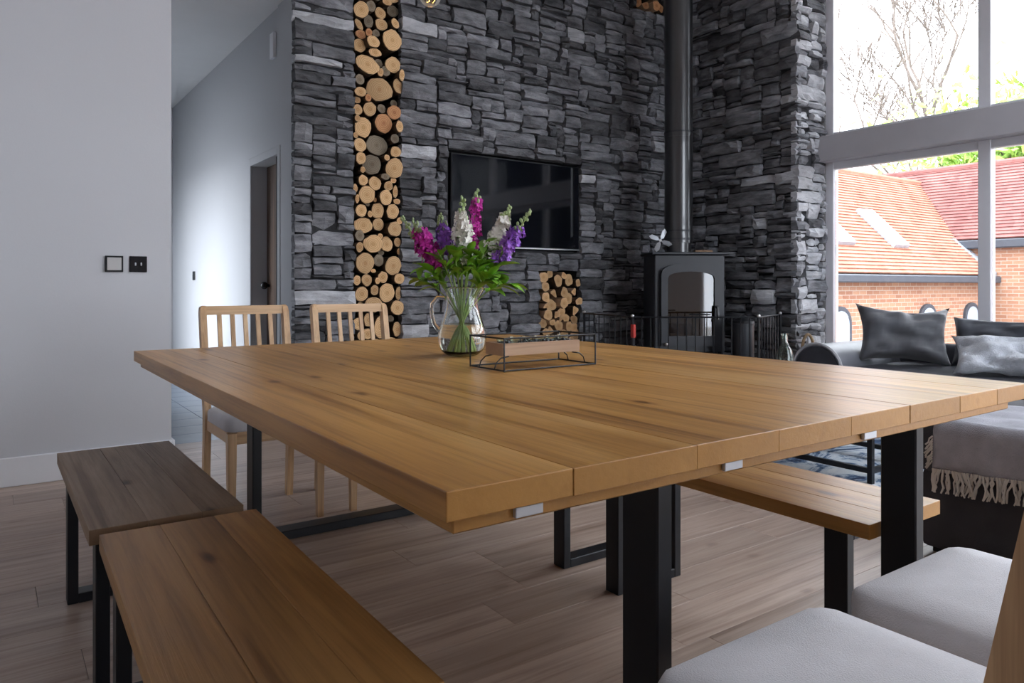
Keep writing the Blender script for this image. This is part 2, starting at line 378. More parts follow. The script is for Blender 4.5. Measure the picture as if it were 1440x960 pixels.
# ceiling with unseen roof windows, added to brighten the table and seats
RL = [(-1.2, -.1), (.3, 1.4)]; RX0, RX1 = 3.5, 5.2
cg = G().box(XL - .1, RX0, YR - .1, YA + .55, ZC, ZC + .2).box(RX1, XW + .2, YR - .1, YA + .55, ZC, ZC + .2)
ys = [YR - .1] + [v for p in RL for v in p] + [YA + .55]
for a, b in zip(ys[::2], ys[1::2]): cg.box(RX0, RX1, a, b, ZC, ZC + .2)
struct(cg.build('ceiling', 'ceiling_white'))
for k, (a, b) in enumerate(RL):
    w = struct(G().box(RX0, RX0 + .06, a, b, ZC + .05, ZC + .12).box(RX1 - .06, RX1, a, b, ZC + .05, ZC + .12).box(RX0, RX1, a, a + .06, ZC + .05, ZC + .12).box(RX0, RX1, b - .06, b, ZC + .05, ZC + .12).build('window_%d' % (4 + k), 'window_white'))
    G().box(RX0 + .06, RX1 - .06, a + .06, b - .06, ZC + .08, ZC + .09).build('pane', 'window_glass', w)
    portal((RX0 + RX1) / 2, (a + b) / 2, ZC + .25, RX1 - RX0, b - a, (0, 0, 0))
struct(G().box(.45, 1.74, YW + .12, 9.3, 3.04, 3.14).build('ceiling_hall', 'ceiling_white'))
struct(G().box(XL, .83, YW, YW + .12, 0, ZC).build('wall_white', 'white_wall'))
bb = struct(G().box(XL, .832, YW - .016, YW, 0, .145, .004).box(.83, .846, YW - .016, YW + .12, 0, .145, .004).build('baseboard_white', 'white_paint'))
struct(G().box(XL - .12, XL, YR, YW + .12, 0, ZC).build('wall_left', 'white_wall'))
# the hall
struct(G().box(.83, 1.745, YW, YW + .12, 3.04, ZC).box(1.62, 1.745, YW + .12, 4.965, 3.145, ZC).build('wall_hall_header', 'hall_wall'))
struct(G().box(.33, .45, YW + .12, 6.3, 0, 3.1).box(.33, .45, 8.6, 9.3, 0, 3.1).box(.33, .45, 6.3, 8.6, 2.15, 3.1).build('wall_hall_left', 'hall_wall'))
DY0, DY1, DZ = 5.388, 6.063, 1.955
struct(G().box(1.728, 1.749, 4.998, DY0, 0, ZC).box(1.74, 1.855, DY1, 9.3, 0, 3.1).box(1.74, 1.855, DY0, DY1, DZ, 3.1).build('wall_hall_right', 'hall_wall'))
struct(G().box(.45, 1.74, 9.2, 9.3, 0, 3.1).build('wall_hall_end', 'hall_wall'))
struct(G().box(1.724, 1.74, DY1, 9.2, 0, .12, .003).build('baseboard_hall', 'white_paint'))
d1 = struct(G().box(1.856, 1.90, DY0 - .02, DY1 + .02, 0, DZ + .02, .003).build('door_1', 'walnut'))
G().box(1.722, 1.74, DY1, DY1 + .06, 0, DZ + .06, .003).box(1.722, 1.74, DY0 - .06, DY0, 0, DZ + .06, .003).box(1.722, 1.74, DY0, DY1, DZ, DZ + .06, .003).build('architrave', 'hall_wall', d1)
G().tube([(1.857, 6.0, .995), (1.83, 6.0, .995)], .012).ball((1.815, 6.0, .995), .03, 12, 8).build('knob', 'gloss_black', d1, True)
d2 = struct(G().box(.95, 1.64, 9.165, 9.199, 0, 1.93, .004).build('door_2', 'door_grey'))
G().box(.89, .95, 9.18, 9.2, 0, 1.99).box(1.64, 1.70, 9.18, 9.2, 0, 1.99).box(.95, 1.64, 9.18, 9.2, 1.93, 1.99).build('architrave', 'hall_wall', d2)
w3 = struct(G().box(.36, .42, 6.3, 6.37, 0, 2.15).box(.36, .42, 8.53, 8.6, 0, 2.15).box(.36, .42, 7.4, 7.5, 0, 2.15).box(.36, .42, 6.3, 8.6, 2.07, 2.15).box(.36, .42, 6.3, 8.6, 0, .12).build('window_3', 'window_white'))
G().box(.385, .393, 6.37, 7.4, .12, 2.07).build('pane', 'window_glass', w3); G().box(.385, .393, 7.5, 8.53, .12, 2.07).build('pane', 'window_glass', w3)
portal(.30, 7.45, 1.1, 2.3, 2.1, (R(90), 0, R(-90)))

# ---- stone walls
def stone_geo(g, w, h, dep, rr, off=(0, 0, 0)):
    nx = max(2, min(6, round(w / .075))); ny = 2 if h < .085 else 3
    gap = .0025; idx = {}; vs_ = []
    tilt = rr.uniform(-.012, .012); slope = rr.uniform(-.014, .014)
    for j in range(ny + 1):
        for i in range(nx + 1):
            edge = i in (0, nx) or j in (0, ny); corner = i in (0, nx) and j in (0, ny)
            u = -w / 2 + gap + (w - 2 * gap) * i / nx; z = -h / 2 + gap + (h - 2 * gap) * j / ny
            out = dep + tilt * (u / w) * 2 + slope * (z / h) * 2
            if edge:
                if i == 0: u += rr.uniform(0, .010)
                if i == nx: u -= rr.uniform(0, .010)
                if j == 0: z += rr.uniform(-.004, .009)
                if j == ny: z -= rr.uniform(-.004, .009)
                if 0 < i < nx: u += rr.uniform(-.015, .015)
                out -= rr.uniform(.002, .018) + (.010 if corner else 0)
            else:
                u += rr.uniform(-.02, .02); z += rr.uniform(-.25, .25) * h / ny; out += rr.uniform(-.006, .012)
            idx[i, j] = len(vs_); vs_.append((off[0] + u, off[1] - out, off[2] + z))
    fs = []
    for j in range(ny):
        for i in range(nx):
            q = (idx[i, j], idx[i + 1, j], idx[i + 1, j + 1], idx[i, j + 1])
            fs += [(q[0], q[1], q[2]), (q[0], q[2], q[3])] if rr.random() < .5 else [(q[0], q[1], q[3]), (q[1], q[2], q[3])]
    ring = [(i, 0) for i in range(nx)] + [(nx, j) for j in range(ny)] + [(i, ny) for i in range(nx, 0, -1)] + [(0, j) for j in range(ny, 0, -1)]
    base = len(vs_)
    for k in ring: p = vs_[idx[k]]; vs_.append((p[0], off[1] + .045, p[2]))
    m = len(ring)
    for k in range(m): fs.append((idx[ring[k]], base + k, base + (k + 1) % m, idx[ring[(k + 1) % m]]))
    g.add(vs_, fs)
def stone_wall(parent, org, rz, width, height, holes, pale, seed, zvis, limit=300, cw=.045, chh=.026, palefrac=.02):
    rr = random.Random(seed)
    nc, nr = round(width / cw), round(height / chh); cw = width / nc; chh = height / nr
    occ = [[False] * nc for _ in range(nr)]
    for (u0, u1, z0, z1) in holes:
        for j in range(nr):
            for i in range(nc):
                cu, cz = (i + .5) * cw, (j + .5) * chh
                if u0 < cu < u1 and z0 < cz < z1: occ[j][i] = True
    st = []
    for j in range(nr):
        i = 0
        while i < nc:
            if occ[j][i]: i += 1; continue
            run = 1
            while i + run < nc and not occ[j][i + run]: run += 1
            h = rr.choices((1, 2, 3, 4, 5), (1.0, 3.6, 3.2, 1.6, .5))[0]; w = rr.randint(3, 9) if h > 1 else rr.randint(4, 9)
            if h >= 4: w = rr.randint(4, 10)
            w = min(w, run)
            if run - w < 2: w = run
            h = min(h, nr - j)
            for k in range(1, h):
                if any(occ[j + k][i:i + w]): h = k; break
            for jj in range(j, j + h):
                for ii in range(i, i + w): occ[jj][ii] = True
            st.append((i * cw, (i + w) * cw, j * chh, (j + h) * chh)); i += w
    def score(s_):
        u0, u1, z0, z1 = s_; zc = (z0 + z1) / 2
        return (u1 - u0) * (z1 - z0) if zvis[0] < zc < zvis[1] else -1 + (u1 - u0) * (z1 - z0)
    st.sort(key=score, reverse=True)
    inf = G(); M = Matrix.Translation(org) @ Matrix.Rotation(rz, 4, 'Z')
    for k, (u0, u1, z0, z1) in enumerate(st):
        w, h = u1 - u0, z1 - z0; c = ((u0 + u1) / 2, 0, (z0 + z1) / 2)
        dep = rr.uniform(.0, .045)
        is_pale = any(u0 <= a <= u1 and z0 <= b_ <= z1 for a, b_ in pale)
        if k < limit:
            g = G(); stone_geo(g, w, h, dep + (.012 if is_pale else 0), rr)
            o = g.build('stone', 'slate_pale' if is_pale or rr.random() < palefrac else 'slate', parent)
            o.location = M @ Vector(c); o.rotation_euler.z = rz
        else:
            g = G(); stone_geo(g, w, h, dep, rr, c); inf.add([M @ Vector(p) for p in g.v], g.f)
    if inf.v: inf.build('stone_courses', 'slate_infill', parent)['kind'] = 'stuff'
BK = YA + .04
XA = 1.695
wa = struct(G().box(XA + .022, 2.138, BK - .006, BK + .006, 0, ZC).box(XA + .055, 2.138, BK, 5.3, 0, ZC).box(2.522, 2.93, BK, 5.3, 0, ZC).box(2.93, 3.825, BK, 5.3, 0, 1.285).box(3.825, 4.268, BK, 5.3, 0, .2)
    .box(3.825, 4.268, BK, 5.3, 1.128, 1.285).box(2.93, 4.268, BK + .07, 5.3, 1.285, 2.055).box(2.93, 4.268, BK, 5.3, 2.055, ZC).box(4.268, 4.922, BK, 5.3, 0, ZC)
    .box(4.922, 5.342, BK, 5.3, 0, 3.6).box(5.342, 5.9, BK, 5.3, 0, ZC).box(XA + .055, 5.9, 5.3, 5.5, 0, ZC).build('wall_back', 'mortar'))
def ua(*p): return [(x - XA, z) for x, z in p]
stone_wall(wa, (XA, YA + .02, 0), 0, 5.47 - XA, ZC, [(2.138 - XA, 2.522 - XA, -1, 9), (3.825 - XA, 4.268 - XA, .2, 1.128), (2.93 - XA, 4.268 - XA, 1.285, 2.055), (4.922 - XA, 5.342 - XA, 3.6, 9)],
    ua((3.236, 2.636), (2.80, 2.917), (3.003, 2.855), (4.284, 3.187), (4.098, 2.626), (4.74, 2.72), (5.273, 2.273), (5.128, 3.585), (5.08, 3.469), (2.64, 2.936), (2.037, 2.218), (2.026, 2.558), (4.326, 1.961), (2.037, .952), (2.659, .654)), 11, (.5, 3.75), palefrac=.006)
wb = struct(G().box(XB + .04, XB + .3, YP + .03, YA + .05, 0, ZC).build('wall_right', 'mortar'))
def ub(*p): return [(YA - y, z) for y, z in p]
stone_wall(wb, (XB + .02, YA, 0), R(-90), YA - YP, ZC, [], ub((4.032, 1.904), (3.742, 1.877), (3.708, 2.553), (3.938, .88), (4.047, 1.501)), 23, (.4, 3.75), palefrac=.0)
wp = struct(G().box(XB + .05, XW + .12, YP + .04, YP + .34, 0, ZC).build('wall_pier', 'mortar'))
stone_wall(wp, (XB, YP + .02, 0), 0, XW - .02 - XB, ZC, [], [], 31, (.3, 3.6), palefrac=.65, cw=.04)  # mostly pale stones: daylight on the pier is put into their colour

# ---- glazing beside the sofa
ML = [3.585, 2.38, 1.14, -.10, -1.34, -2.56]
w1 = G()
for k, ym in enumerate(ML):
    hw = .035 if k == 0 else .042
    w1.box(XW - .05, XW + .03, ym - hw, ym + hw, 0, ZC, .004)
w1.box(XW - .044, XW + .026, YR, YP, 0, .07, .004).box(XW - .044, XW + .026, YR, YP, 1.985, 2.05, .004).box(XW - .044, XW + .026, YR, YP, 2.26, 2.30, .004).box(XW - .05, XW + .03, YR, YP, ZC - .1, ZC, .004)
w1 = struct(w1.build('window_1', 'window_white'))
for k in range(len(ML) - 1):
    for z0, z1 in ((.07, 1.985), (2.30, ZC - .1)):
        G().box(XW - .012, XW - .004, ML[k + 1] + .042, ML[k] - .036, z0, z1).build('pane', 'window_glass', w1)
struct(G().box(5.77, XW + .06, YR, YP + .03, 2.045, 2.262, .006).build('trim_1', 'beam_grey'))

# ---- wall behind the camera with its glazing
RX = [3.0, 4.2, 5.4]
struct(G().box(XL, 3.0, YR - .12, YR, 0, ZC).box(5.4, XW + .1, YR - .12, YR, 0, ZC).box(3.0, 5.4, YR - .12, YR, 3.6, ZC).build('wall_rear', 'white_wall'))
w2 = G()
for x in RX: w2.box(x - .04, x + .04, YR - .09, YR - .03, 0, 3.6)
w2.box(3.0, 5.4, YR - .09, YR - .03, 0, .08).box(3.0, 5.4, YR - .09, YR - .03, 2.05, 2.2).box(3.0, 5.4, YR - .09, YR - .03, 3.52, 3.6)
w2 = struct(w2.build('window_2', 'window_white'))
for a, b in zip(RX, RX[1:]):
    for z0, z1 in ((.08, 2.05), (2.2, 3.52)): G().box(a + .04, b - .04, YR - .064, YR - .056, z0, z1).build('pane', 'window_glass', w2)
portal(4.2, YR - .2, 1.8, 2.4, 3.6, (R(90), 0, R(180)))

# ================================================================ OUTSIDE
struct(G().box(-60, 120, -60, 120, -3.2, -3.0).build('ground', 'paving'))
YB_, ZE, ZR, YR1 = 6.73, 1.2, 3.48, 9.01
bld = thing('brick_outbuilding', 'red brick building with orange clay tiled roof and arched windows outside', 'building', (14, 8, -3))
X0b, XV, X2, Z2, XR2, ZR2 = 8.2, 18.66, 17.15, 1.974, 18.98, 3.80
G().box(X0b, X2 + .2, YB_ + .25, 11.0, -3, ZE + .1).build('wall', 'far_brick', bld, world=True)
G().box(X2 + .15, X2 + 3.2, -6, 15, -3, Z2 + .05).build('wall', 'far_brick', bld, world=True)
def roof_courses(n, P0, P1, Q0, Q1, th=.03):
    # stepped tile courses between eave line P0-P1 and ridge line Q0-Q1
    g = G(); P0, P1, Q0, Q1 = map(Vector, (P0, P1, Q0, Q1)); up = (P1 - P0).cross(Q0 - P0).normalized()
    if up.z < 0: up = -up
    for k in range(n):
        a, b = k / n, min(1, (k + 1.15) / n)
        A0, A1 = P0.lerp(Q0, a), P1.lerp(Q1, a); B0, B1 = P0.lerp(Q0, b), P1.lerp(Q1, b)
        g.add([A0, A1, B1, B0, A0 + up * th, A1 + up * th, B1 + up * .004, B0 + up * .004], [(0, 1, 5, 4), (4, 5, 6, 7), (3, 0, 4, 7), (1, 2, 6, 5), (2, 3, 7, 6), (0, 3, 2, 1)])
    return g
r1 = roof_courses(34, (X0b, YB_, ZE), (X2 + .0, YB_, ZE), (X0b, YR1, ZR), (XV, YR1, ZR)).build('roof', 'tiles_orange', bld, world=True)
roof_courses(20, (X0b, 11.3, ZE), (X2, 11.3, ZE), (X0b, YR1, ZR), (XV, YR1, ZR)).build('roof', 'tiles_orange', bld, world=True)
G().tube([(X0b, YR1, ZR + .01), (XV, YR1, ZR + .01)], .07, 8).build('ridge_tile', 'tiles_orange', bld, True, world=True)
r2 = roof_courses(24, (X2, -6, Z2), (X2, 15, Z2), (XR2, -6, ZR2), (XR2, 15, ZR2)).build('roof', 'tiles_red', bld, world=True)
roof_courses(12, (XR2 + 2, -6, Z2), (XR2 + 2, 15, Z2), (XR2, -6, ZR2), (XR2, 15, ZR2)).build('roof', 'tiles_red', bld, world=True)
G().tube([(XR2, -6, ZR2 + .01), (XR2, 15, ZR2 + .01)], .08, 8).build('ridge_tile', 'tiles_red', bld, True, world=True)
G().box(X0b, X2 + .15, YB_ - .06, YB_ + .26, ZE - .16, ZE - .02, .02).build('gutter', 'gutter', bld, world=True)
G().box(X2 - .05, X2 + .16, -6, YB_ + 1, Z2 - .2, Z2 - .02, .02).build('gutter', 'gutter', bld, world=True)
G().add([(X2 + .12, 6.75, 1.26), (X2 + .12, 7.5, 2.0), (X2 + .12, 7.5, 1.85), (X2 + .12, 6.75, 1.11), (X2 - .16, 6.75, 1.27), (X2 - .16, 7.5, 2.01), (X2 - .16, 7.5, 1.96), (X2 - .16, 6.75, 1.22)], [(0, 1, 2, 3), (4, 7, 6, 5), (0, 4, 5, 1), (1, 5, 6, 2), (2, 6, 7, 3), (3, 7, 4, 0)]).build('flashing', 'lead_flashing', bld, world=True)
def skylight(x0, x1, y0, y1):
    def P(x, y, h): return (x, y - h * .7071, ZE + (y - YB_) + h * .7071)
    def slab(g, a, b, c, d, h0, h1): g.add([P(a, c, h0), P(b, c, h0), P(b, d, h0), P(a, d, h0), P(a, c, h1), P(b, c, h1), P(b, d, h1), P(a, d, h1)], [(0, 3, 2, 1), (4, 5, 6, 7), (0, 1, 5, 4), (1, 2, 6, 5), (2, 3, 7, 6), (3, 0, 4, 7)])
    g = G(); t = .07
    slab(g, x0, x0 + t, y0, y1, 0, .1); slab(g, x1 - t, x1, y0, y1, 0, .1); slab(g, x0 + t, x1 - t, y0, y0 + t, 0, .1); slab(g, x0 + t, x1 - t, y1 - t, y1, 0, .1)
    o = g.build('skylight', 'lead_flashing', bld, world=True)
    g = G(); slab(g, x0 + t, x1 - t, y0 + t, y1 - t, .03, .07); q = g.build('pane', 'white_paint', None); q.parent = o
    L = bld.location
    q.data.transform(Matrix.Translation((-L[0], -L[1], -L[2])))
skylight(13.95, 14.5, 7.22, 7.97); skylight(12.05, 12.6, 7.22, 7.97)
def arched(xc, w, z0, z1):
    r = w / 2; arc = [(xc + r * math.cos(t), z1 - r + r * math.sin(t)) for t in [math.pi * k / 10 for k in range(11)]]
    poly = [(xc - r, z0), (xc + r, z0)] + arc
    o = G().prism([(xc + (u - xc) * 1.32, (z0 if v <= z0 else z0 + (v - z0) * 1.14)) for u, v in poly], YB_ + .20, YB_ + .26).build('window', 'gutter', bld, world=True)
    q = G().prism(poly, YB_ + .185, YB_ + .21).build('pane', 'roof_glass', None); q.parent = o
    q2 = G().prism(poly, YB_ + .195, YB_ + .2).build('blind', 'white_paint', None); q2.parent = o
    for t in (q, q2): t.data.transform(Matrix.Translation((-14, -8, 3)))
for xc in (11.72, 14.75, 16.6): arched(xc, .5, .0, .56)
vp = thing('roof_vent_pipe', 'blue grey metal vent pipe rising behind the orange roof', 'pipe', (15.15, 9.6, 2.8))
G().lathe([(.085, -.4), (.085, .95), (.10, .95), (.10, 1.0)], 12).build('pipe', 'lead_flashing', vp, True)
G().lathe([(.12, 1.0), (.12, 1.05), (.02, 1.12)], 12).build('cowl', 'lead_flashing', vp, True)

def branch(g, p, d, L, r, depth, rr, tips):
    pts = [p]; q = p.copy(); dd = d.copy(); n = 4
    for k in range(n):
        dd = (dd + Vector((rr.uniform(-.22, .22), rr.uniform(-.22, .22), rr.uniform(-.05, .18)))).normalized(); q = q + dd * L / n; pts.append(q.copy())
    g.tube(pts, [max(.016, r * (1 - .45 * k / n)) for k in range(n + 1)], 5 if depth > 1 else 3, False)
    if depth == 0: tips.append(q); return
    for k in range(3 if depth > 1 else 4):
        s = pts[rr.choice((2, 3, 4))]; a = rr.uniform(0, 6.28); sp = rr.uniform(.45, .95)
        nd = (dd + Vector((math.cos(a), math.sin(a), rr.uniform(-.1, .4))) * sp).normalized()
        branch(g, s, nd, L * rr.uniform(.55, .78), r * .55, depth - 1, rr, tips)
def tree(name, label, loc, h, r, depth, seed, leaves=0, lsz=.3, spread=.9):
    rr = random.Random(seed); t = thing(name, label, 'tree', loc); g = G(); tips = []
    branch(g, Vector((0, 0, 0)), Vector((0, 0, 1)), h, r, depth, rr, tips)
    g.build('branches', 'tree_bark', t, True, fixn=False)
    if leaves:
        lg = G()
        for k in range(leaves):
            c = rr.choice(tips) + Vector((rr.gauss(0, spread), rr.gauss(0, spread), rr.gauss(0, spread))) * .5
            a = Vector((rr.uniform(-1, 1), rr.uniform(-1, 1), rr.uniform(-1, 1))).normalized(); b = a.orthogonal().normalized(); n_ = a.cross(b) * .1
            s = lsz * rr.uniform(.6, 1.3)
            lg.add([c - a * s, c + b * s * .45 + n_ * s, c + a * s, c - b * s * .45 + n_ * s], [(0, 1, 2), (0, 2, 3)])
        lg.build('foliage', 'tree_leaf', t, fixn=False)['kind'] = 'stuff'
tree('bare_tree', 'bare branching tree standing behind the tiled roofs', (33.5, 12.1, -3), 7.3, .22, 6, 3, 0)
tree('budding_tree', 'thin budding tree between the bare tree and the leafy green tree', (44, 15.7, -3), 8.0, .16, 5, 8, 500, .10, 1.2)
tree('leafy_tree', 'tall bright green leafy tree rising over the red tiled roof', (24.2, 8.1, -3), 4.6, .22, 4, 5, 9000, .17, 1.9)
tree('leafy_tree', 'low green tree just behind the roof ridges', (38, 16.6, -3), 4.4, .16, 4, 12, 4500, .15, 1.3)

# ================================================================ THINGS
LOGS= [(2.194,2.983,0.053,0.058,0),(2.187,2.883,0.024,0.043,0.6),(2.389,3.073,0.04,0.022,0),(2.471,3.047,0.047,0.044,2),(2.356,2.998,0.04,0.045,0.4),(2.361,2.915,0.049,0.042,0),(2.461,2.935,0.031,0.039,0.5),(2.274,3.03,0.039,0.043,2),(2.264,2.921,0.034,0.045,2),(2.203,2.814,0.041,0.032,3),(2.258,2.834,0.024,0.029,3),(2.432,2.803,0.078,0.079,0.3),(2.191,2.731,0.053,0.048,0),(2.276,2.76,0.049,0.043,0),(2.3,2.691,0.049,0.029,0),(2.314,2.839,0.03,0.026,2),(2.233,2.589,0.097,0.062,-0.3),(2.351,2.631,0.031,0.035,2),(2.454,2.632,0.07,0.058,0.4),(2.347,2.557,0.023,0.03,0),(2.394,2.578,0.035,0.039,2),(2.184,2.479,0.035,0.038,2),(2.34,2.43,0.1,0.082,0),(2.481,2.474,0.039,0.054,0.3),(2.184,2.389,0.048,0.034,0),(2.171,2.335,0.036,0.024,0),(2.24,2.351,0.024,0.026,3),(2.18,2.265,0.036,0.039,0),(2.272,2.282,0.051,0.052,0),(2.37,2.3,0.035,0.033,2),(2.456,2.277,0.053,0.053,3),(2.476,2.355,0.029,0.028,2),(2.5,2.552,0.024,0.044,0),(2.162,2.195,0.022,0.025,0),(2.221,2.143,0.06,0.073,0),(2.37,2.188,0.065,0.069,3),(2.481,2.171,0.029,0.042,0),(2.159,2.078,0.02,0.021,0),(2.189,2.009,0.05,0.051,0),(2.34,2.028,0.086,0.073,2),(2.463,2.085,0.033,0.033,2),(2.469,1.987,0.041,0.04,0),(2.189,1.912,0.035,0.043,0),(2.276,1.875,0.07,0.067,2),(2.38,1.931,0.023,0.022,0),(2.456,1.863,0.069,0.074,-0.3),(2.2,1.829,0.018,0.022,0),(2.216,1.758,0.037,0.038,0),(2.309,1.744,0.047,0.05,0),(2.38,1.795,0.036,0.023,2),(2.413,1.731,0.034,0.035,0),(2.456,1.776,0.024,0.021,0),(2.16,1.698,0.018,0.032,0),(2.239,1.653,0.06,0.063,0),(2.38,1.641,0.051,0.056,0),(2.466,1.691,0.021,0.046,0),(2.155,1.617,0.022,0.032,0),(2.463,1.616,0.027,0.021,0),(2.18,1.533,0.046,0.044,0),(2.324,1.542,0.051,0.055,0),(2.439,1.543,0.05,0.052,0),(2.253,1.512,0.019,0.024,0),(2.312,1.622,0.015,0.017,0),(2.253,1.585,0.017,0.014,2),(2.219,1.433,0.07,0.056,0),(2.336,1.444,0.045,0.044,0),(2.448,1.412,0.057,0.054,0),(2.495,1.476,0.027,0.026,0),(2.178,1.355,0.037,0.04,2),(2.276,1.296,0.071,0.064,0),(2.403,1.3,0.049,0.054,0),(2.342,1.356,0.021,0.021,0),(2.167,1.271,0.039,0.036,0),(2.49,1.318,0.026,0.034,0),(2.506,1.25,0.027,0.024,0),(2.217,1.158,0.075,0.075,0),(2.342,1.179,0.039,0.044,2),(2.444,1.142,0.066,0.069,0),(2.371,1.238,0.026,0.02,2),(2.167,1.034,0.029,0.036,0),(2.237,1.035,0.04,0.043,0),(2.36,1.057,0.038,0.041,0),(2.31,1.03,0.019,0.025,0),(2.481,1.044,0.04,0.038,0),(2.186,0.934,0.046,0.053,0),(2.302,0.962,0.03,0.037,0),(2.398,0.942,0.062,0.069,0),(2.495,0.937,0.027,0.049,0),(2.463,0.833,0.052,0.053,0),(2.281,0.856,0.068,0.053,0),(2.196,0.843,0.027,0.034,0),(2.178,0.719,0.039,0.043,0),(2.252,0.746,0.035,0.048,0),(2.334,0.695,0.051,0.086,0),(2.484,0.67,0.035,0.054,0),(2.239,0.645,0.038,0.039,0),(2.178,0.638,0.03,0.034,0),(2.441,0.75,0.028,0.024,2),(2.286,1.103,0.019,0.015,0)]
SPLIT= [(3.864,1.067,0.043),(3.939,1.095,0.028),(3.873,0.984,0.033),(3.878,0.893,0.038),(3.864,0.811,0.029),(3.98,0.92,0.034),(4.075,0.934,0.034),(4.19,0.94,0.03),(4.025,1.036,0.039),(4.143,1.04,0.039),(4.232,1.019,0.027),(4.084,1.086,0.025),(3.966,0.823,0.043),(4.061,0.842,0.035),(4.139,0.877,0.035),(4.222,0.854,0.029),(4.056,0.758,0.034),(4.171,0.777,0.039),(3.891,0.741,0.038),(3.98,0.746,0.025),(4.045,0.702,0.027),(4.116,0.707,0.03),(4.208,0.697,0.033),(3.864,0.676,0.035),(3.935,0.68,0.024),(4.025,0.646,0.035),(4.107,0.644,0.035),(4.19,0.627,0.037),(3.847,0.603,0.028),(3.953,0.607,0.039),(4.199,0.566,0.036),(4.079,0.574,0.034),(4.016,0.555,0.028),(3.864,0.541,0.03),(4.134,0.515,0.034),(3.953,0.53,0.031)]
# ---- split firewood and logs: centre x, height z, half widths, kind
lr = random.Random(5)
YF = YA - .005
def round_log(x, z, a, b, kind, k):
    n = 14; rot = lr.uniform(0, 6.28); e = [1 + lr.uniform(-.07, .07) for _ in range(n)]
    grey = kind == 2; red = kind == 3; ang = kind if abs(kind) < 1 else 0
    yf = YF + lr.uniform(-.02, .05) + (.03 if grey else 0); L = .30 - (yf - YF)
    ring = []
    for i in range(n):
        w = 2 * math.pi * i / n; u, v = a * 1.0 * math.cos(w) * e[i], b * math.sin(w) * e[i]
        ring.append((u * math.cos(ang) - v * math.sin(ang), u * math.sin(ang) + v * math.cos(ang)))
    tl = (lr.uniform(-.12, .12), lr.uniform(-.12, .12))
    def yo(u, v): return u * tl[0] + v * tl[1]
    vs_ = [(u, yo(u, v) + .002, v) for u, v in ring] + [(u * 1.0, L, v) for u, v in ring]
    fs = [(i, (i + 1) % n, n + (i + 1) % n, n + i) for i in range(n)] + [tuple(range(n, 2 * n)), tuple(range(n))[::-1]]
    small = a * b < .0011
    band = 'above television level' if z > 2.06 else 'level with the television' if z > 1.30 else 'just below television level' if z > .92 else 'behind the chair back'
    edge = 'at the hallway edge' if x < 2.235 else 'at the television edge' if x > 2.425 else 'in the middle'
    sort = 'weathered grey-brown' if grey else 'reddish' if red else 'small pale' if small else 'thick round pale' if a * b > .0035 else 'medium round pale'
    lab = '%s log end in tall alcove, %s, %s' % (sort, edge, band); grp = 'logs in the tall alcove: %s, %s, %s' % (sort, edge, band)
    o = G().add(vs_, fs).build('log', 'bark', None, True, loc=(x, yf, z)); tag(o, lab, 'log', grp)
    cf = [(u * .93, yo(u, v) - .001, v * .93) for u, v in ring] + [(0, -.003, 0)]
    rim = [(u * .995, yo(u, v) + .0025, v * .995) for u, v in ring]
    G().add(cf + rim, [(i, (i + 1) % n, n) for i in range(n)] + [(n + 1 + i, n + 1 + (i + 1) % n, (i + 1) % n, i) for i in range(n)]).build('cut_end', 'cut_grey' if grey else 'cut_red' if red else 'cut_pale', o, True, angle=30)
LOW = [(2.19, .545, .05, .05, 0), (2.30, .55, .055, .055, 0), (2.42, .555, .06, .06, 0), (2.20, .43, .06, .06, 0), (2.33, .42, .065, .065, 0), (2.455, .43, .055, .06, 0), (2.21, .30, .065, .06, 0), (2.35, .28, .07, .065, 0), (2.47, .30, .045, .055, 0),
    (2.20, .17, .055, .06, 0), (2.32, .15, .06, .06, 0), (2.45, .165, .06, .065, 0), (2.20, .06, .055, .055, 0), (2.33, .05, .055, .05, 0), (2.45, .055, .06, .05, 0),
    (2.22, 3.11, .07, .06, 0), (2.33, 3.13, .04, .045, 2), (2.45, 3.15, .06, .055, 0), (2.21, 3.23, .06, .055, 0), (2.33, 3.24, .055, .06, 0), (2.46, 3.26, .05, .05, 3)]
for k, (x, z, a, b, t) in enumerate(LOGS + LOW):
    a = min(a, x - 2.140 if x - 2.140 > .012 else .012, 2.521 - x if 2.521 - x > .012 else .012); a = max(a, .014)
    round_log(x, z, a * 1.04, b * 1.04, t, k)
def split_log(x, z, r, lab, grp, seed, ymat='cut_pale'):
    rr = random.Random(seed); n = rr.choice((3, 4, 5, 5)); rot = rr.uniform(0, 6.28); pts = []
    for i in range(n):
        w = rot + 2 * math.pi * (i + rr.uniform(-.25, .25)) / n; q = r * rr.uniform(.95, 1.22); pts.append((q * math.cos(w), q * math.sin(w)))
    # soften corners
    sm = []
    for i in range(n):
        p, a, b = pts[i], pts[i - 1], pts[(i + 1) % n]
        for t, q in ((.18, a), (.18, b)): sm.append((p[0] + (q[0] - p[0]) * t, p[1] + (q[1] - p[1]) * t))
    m = len(sm); yf = YF + rr.uniform(-.015, .06)
    o = G().add([(u, 0, v) for u, v in sm] + [(u, .24, v) for u, v in sm], [(i, (i + 1) % m, m + (i + 1) % m, m + i) for i in range(m)] + [tuple(range(m, 2 * m)), tuple(range(m))[::-1]]).build('split_log', 'bark' if rr.random() < .4 else 'tray_wood', None, loc=(x, yf, z))
    tag(o, lab, 'log', grp)
    G().add([(u * .985, -.002, v * .985) for u, v in sm] + [(0, -.003, 0)], [(i, (i + 1) % m, m) for i in range(m)]).build('cut_end', ymat, o)
NLOW = [(3.88 + .088 * (i % 5) + .03 * (j % 2), .245 + .075 * j, .036) for j in range(4) for i in range(5 - j % 2)]
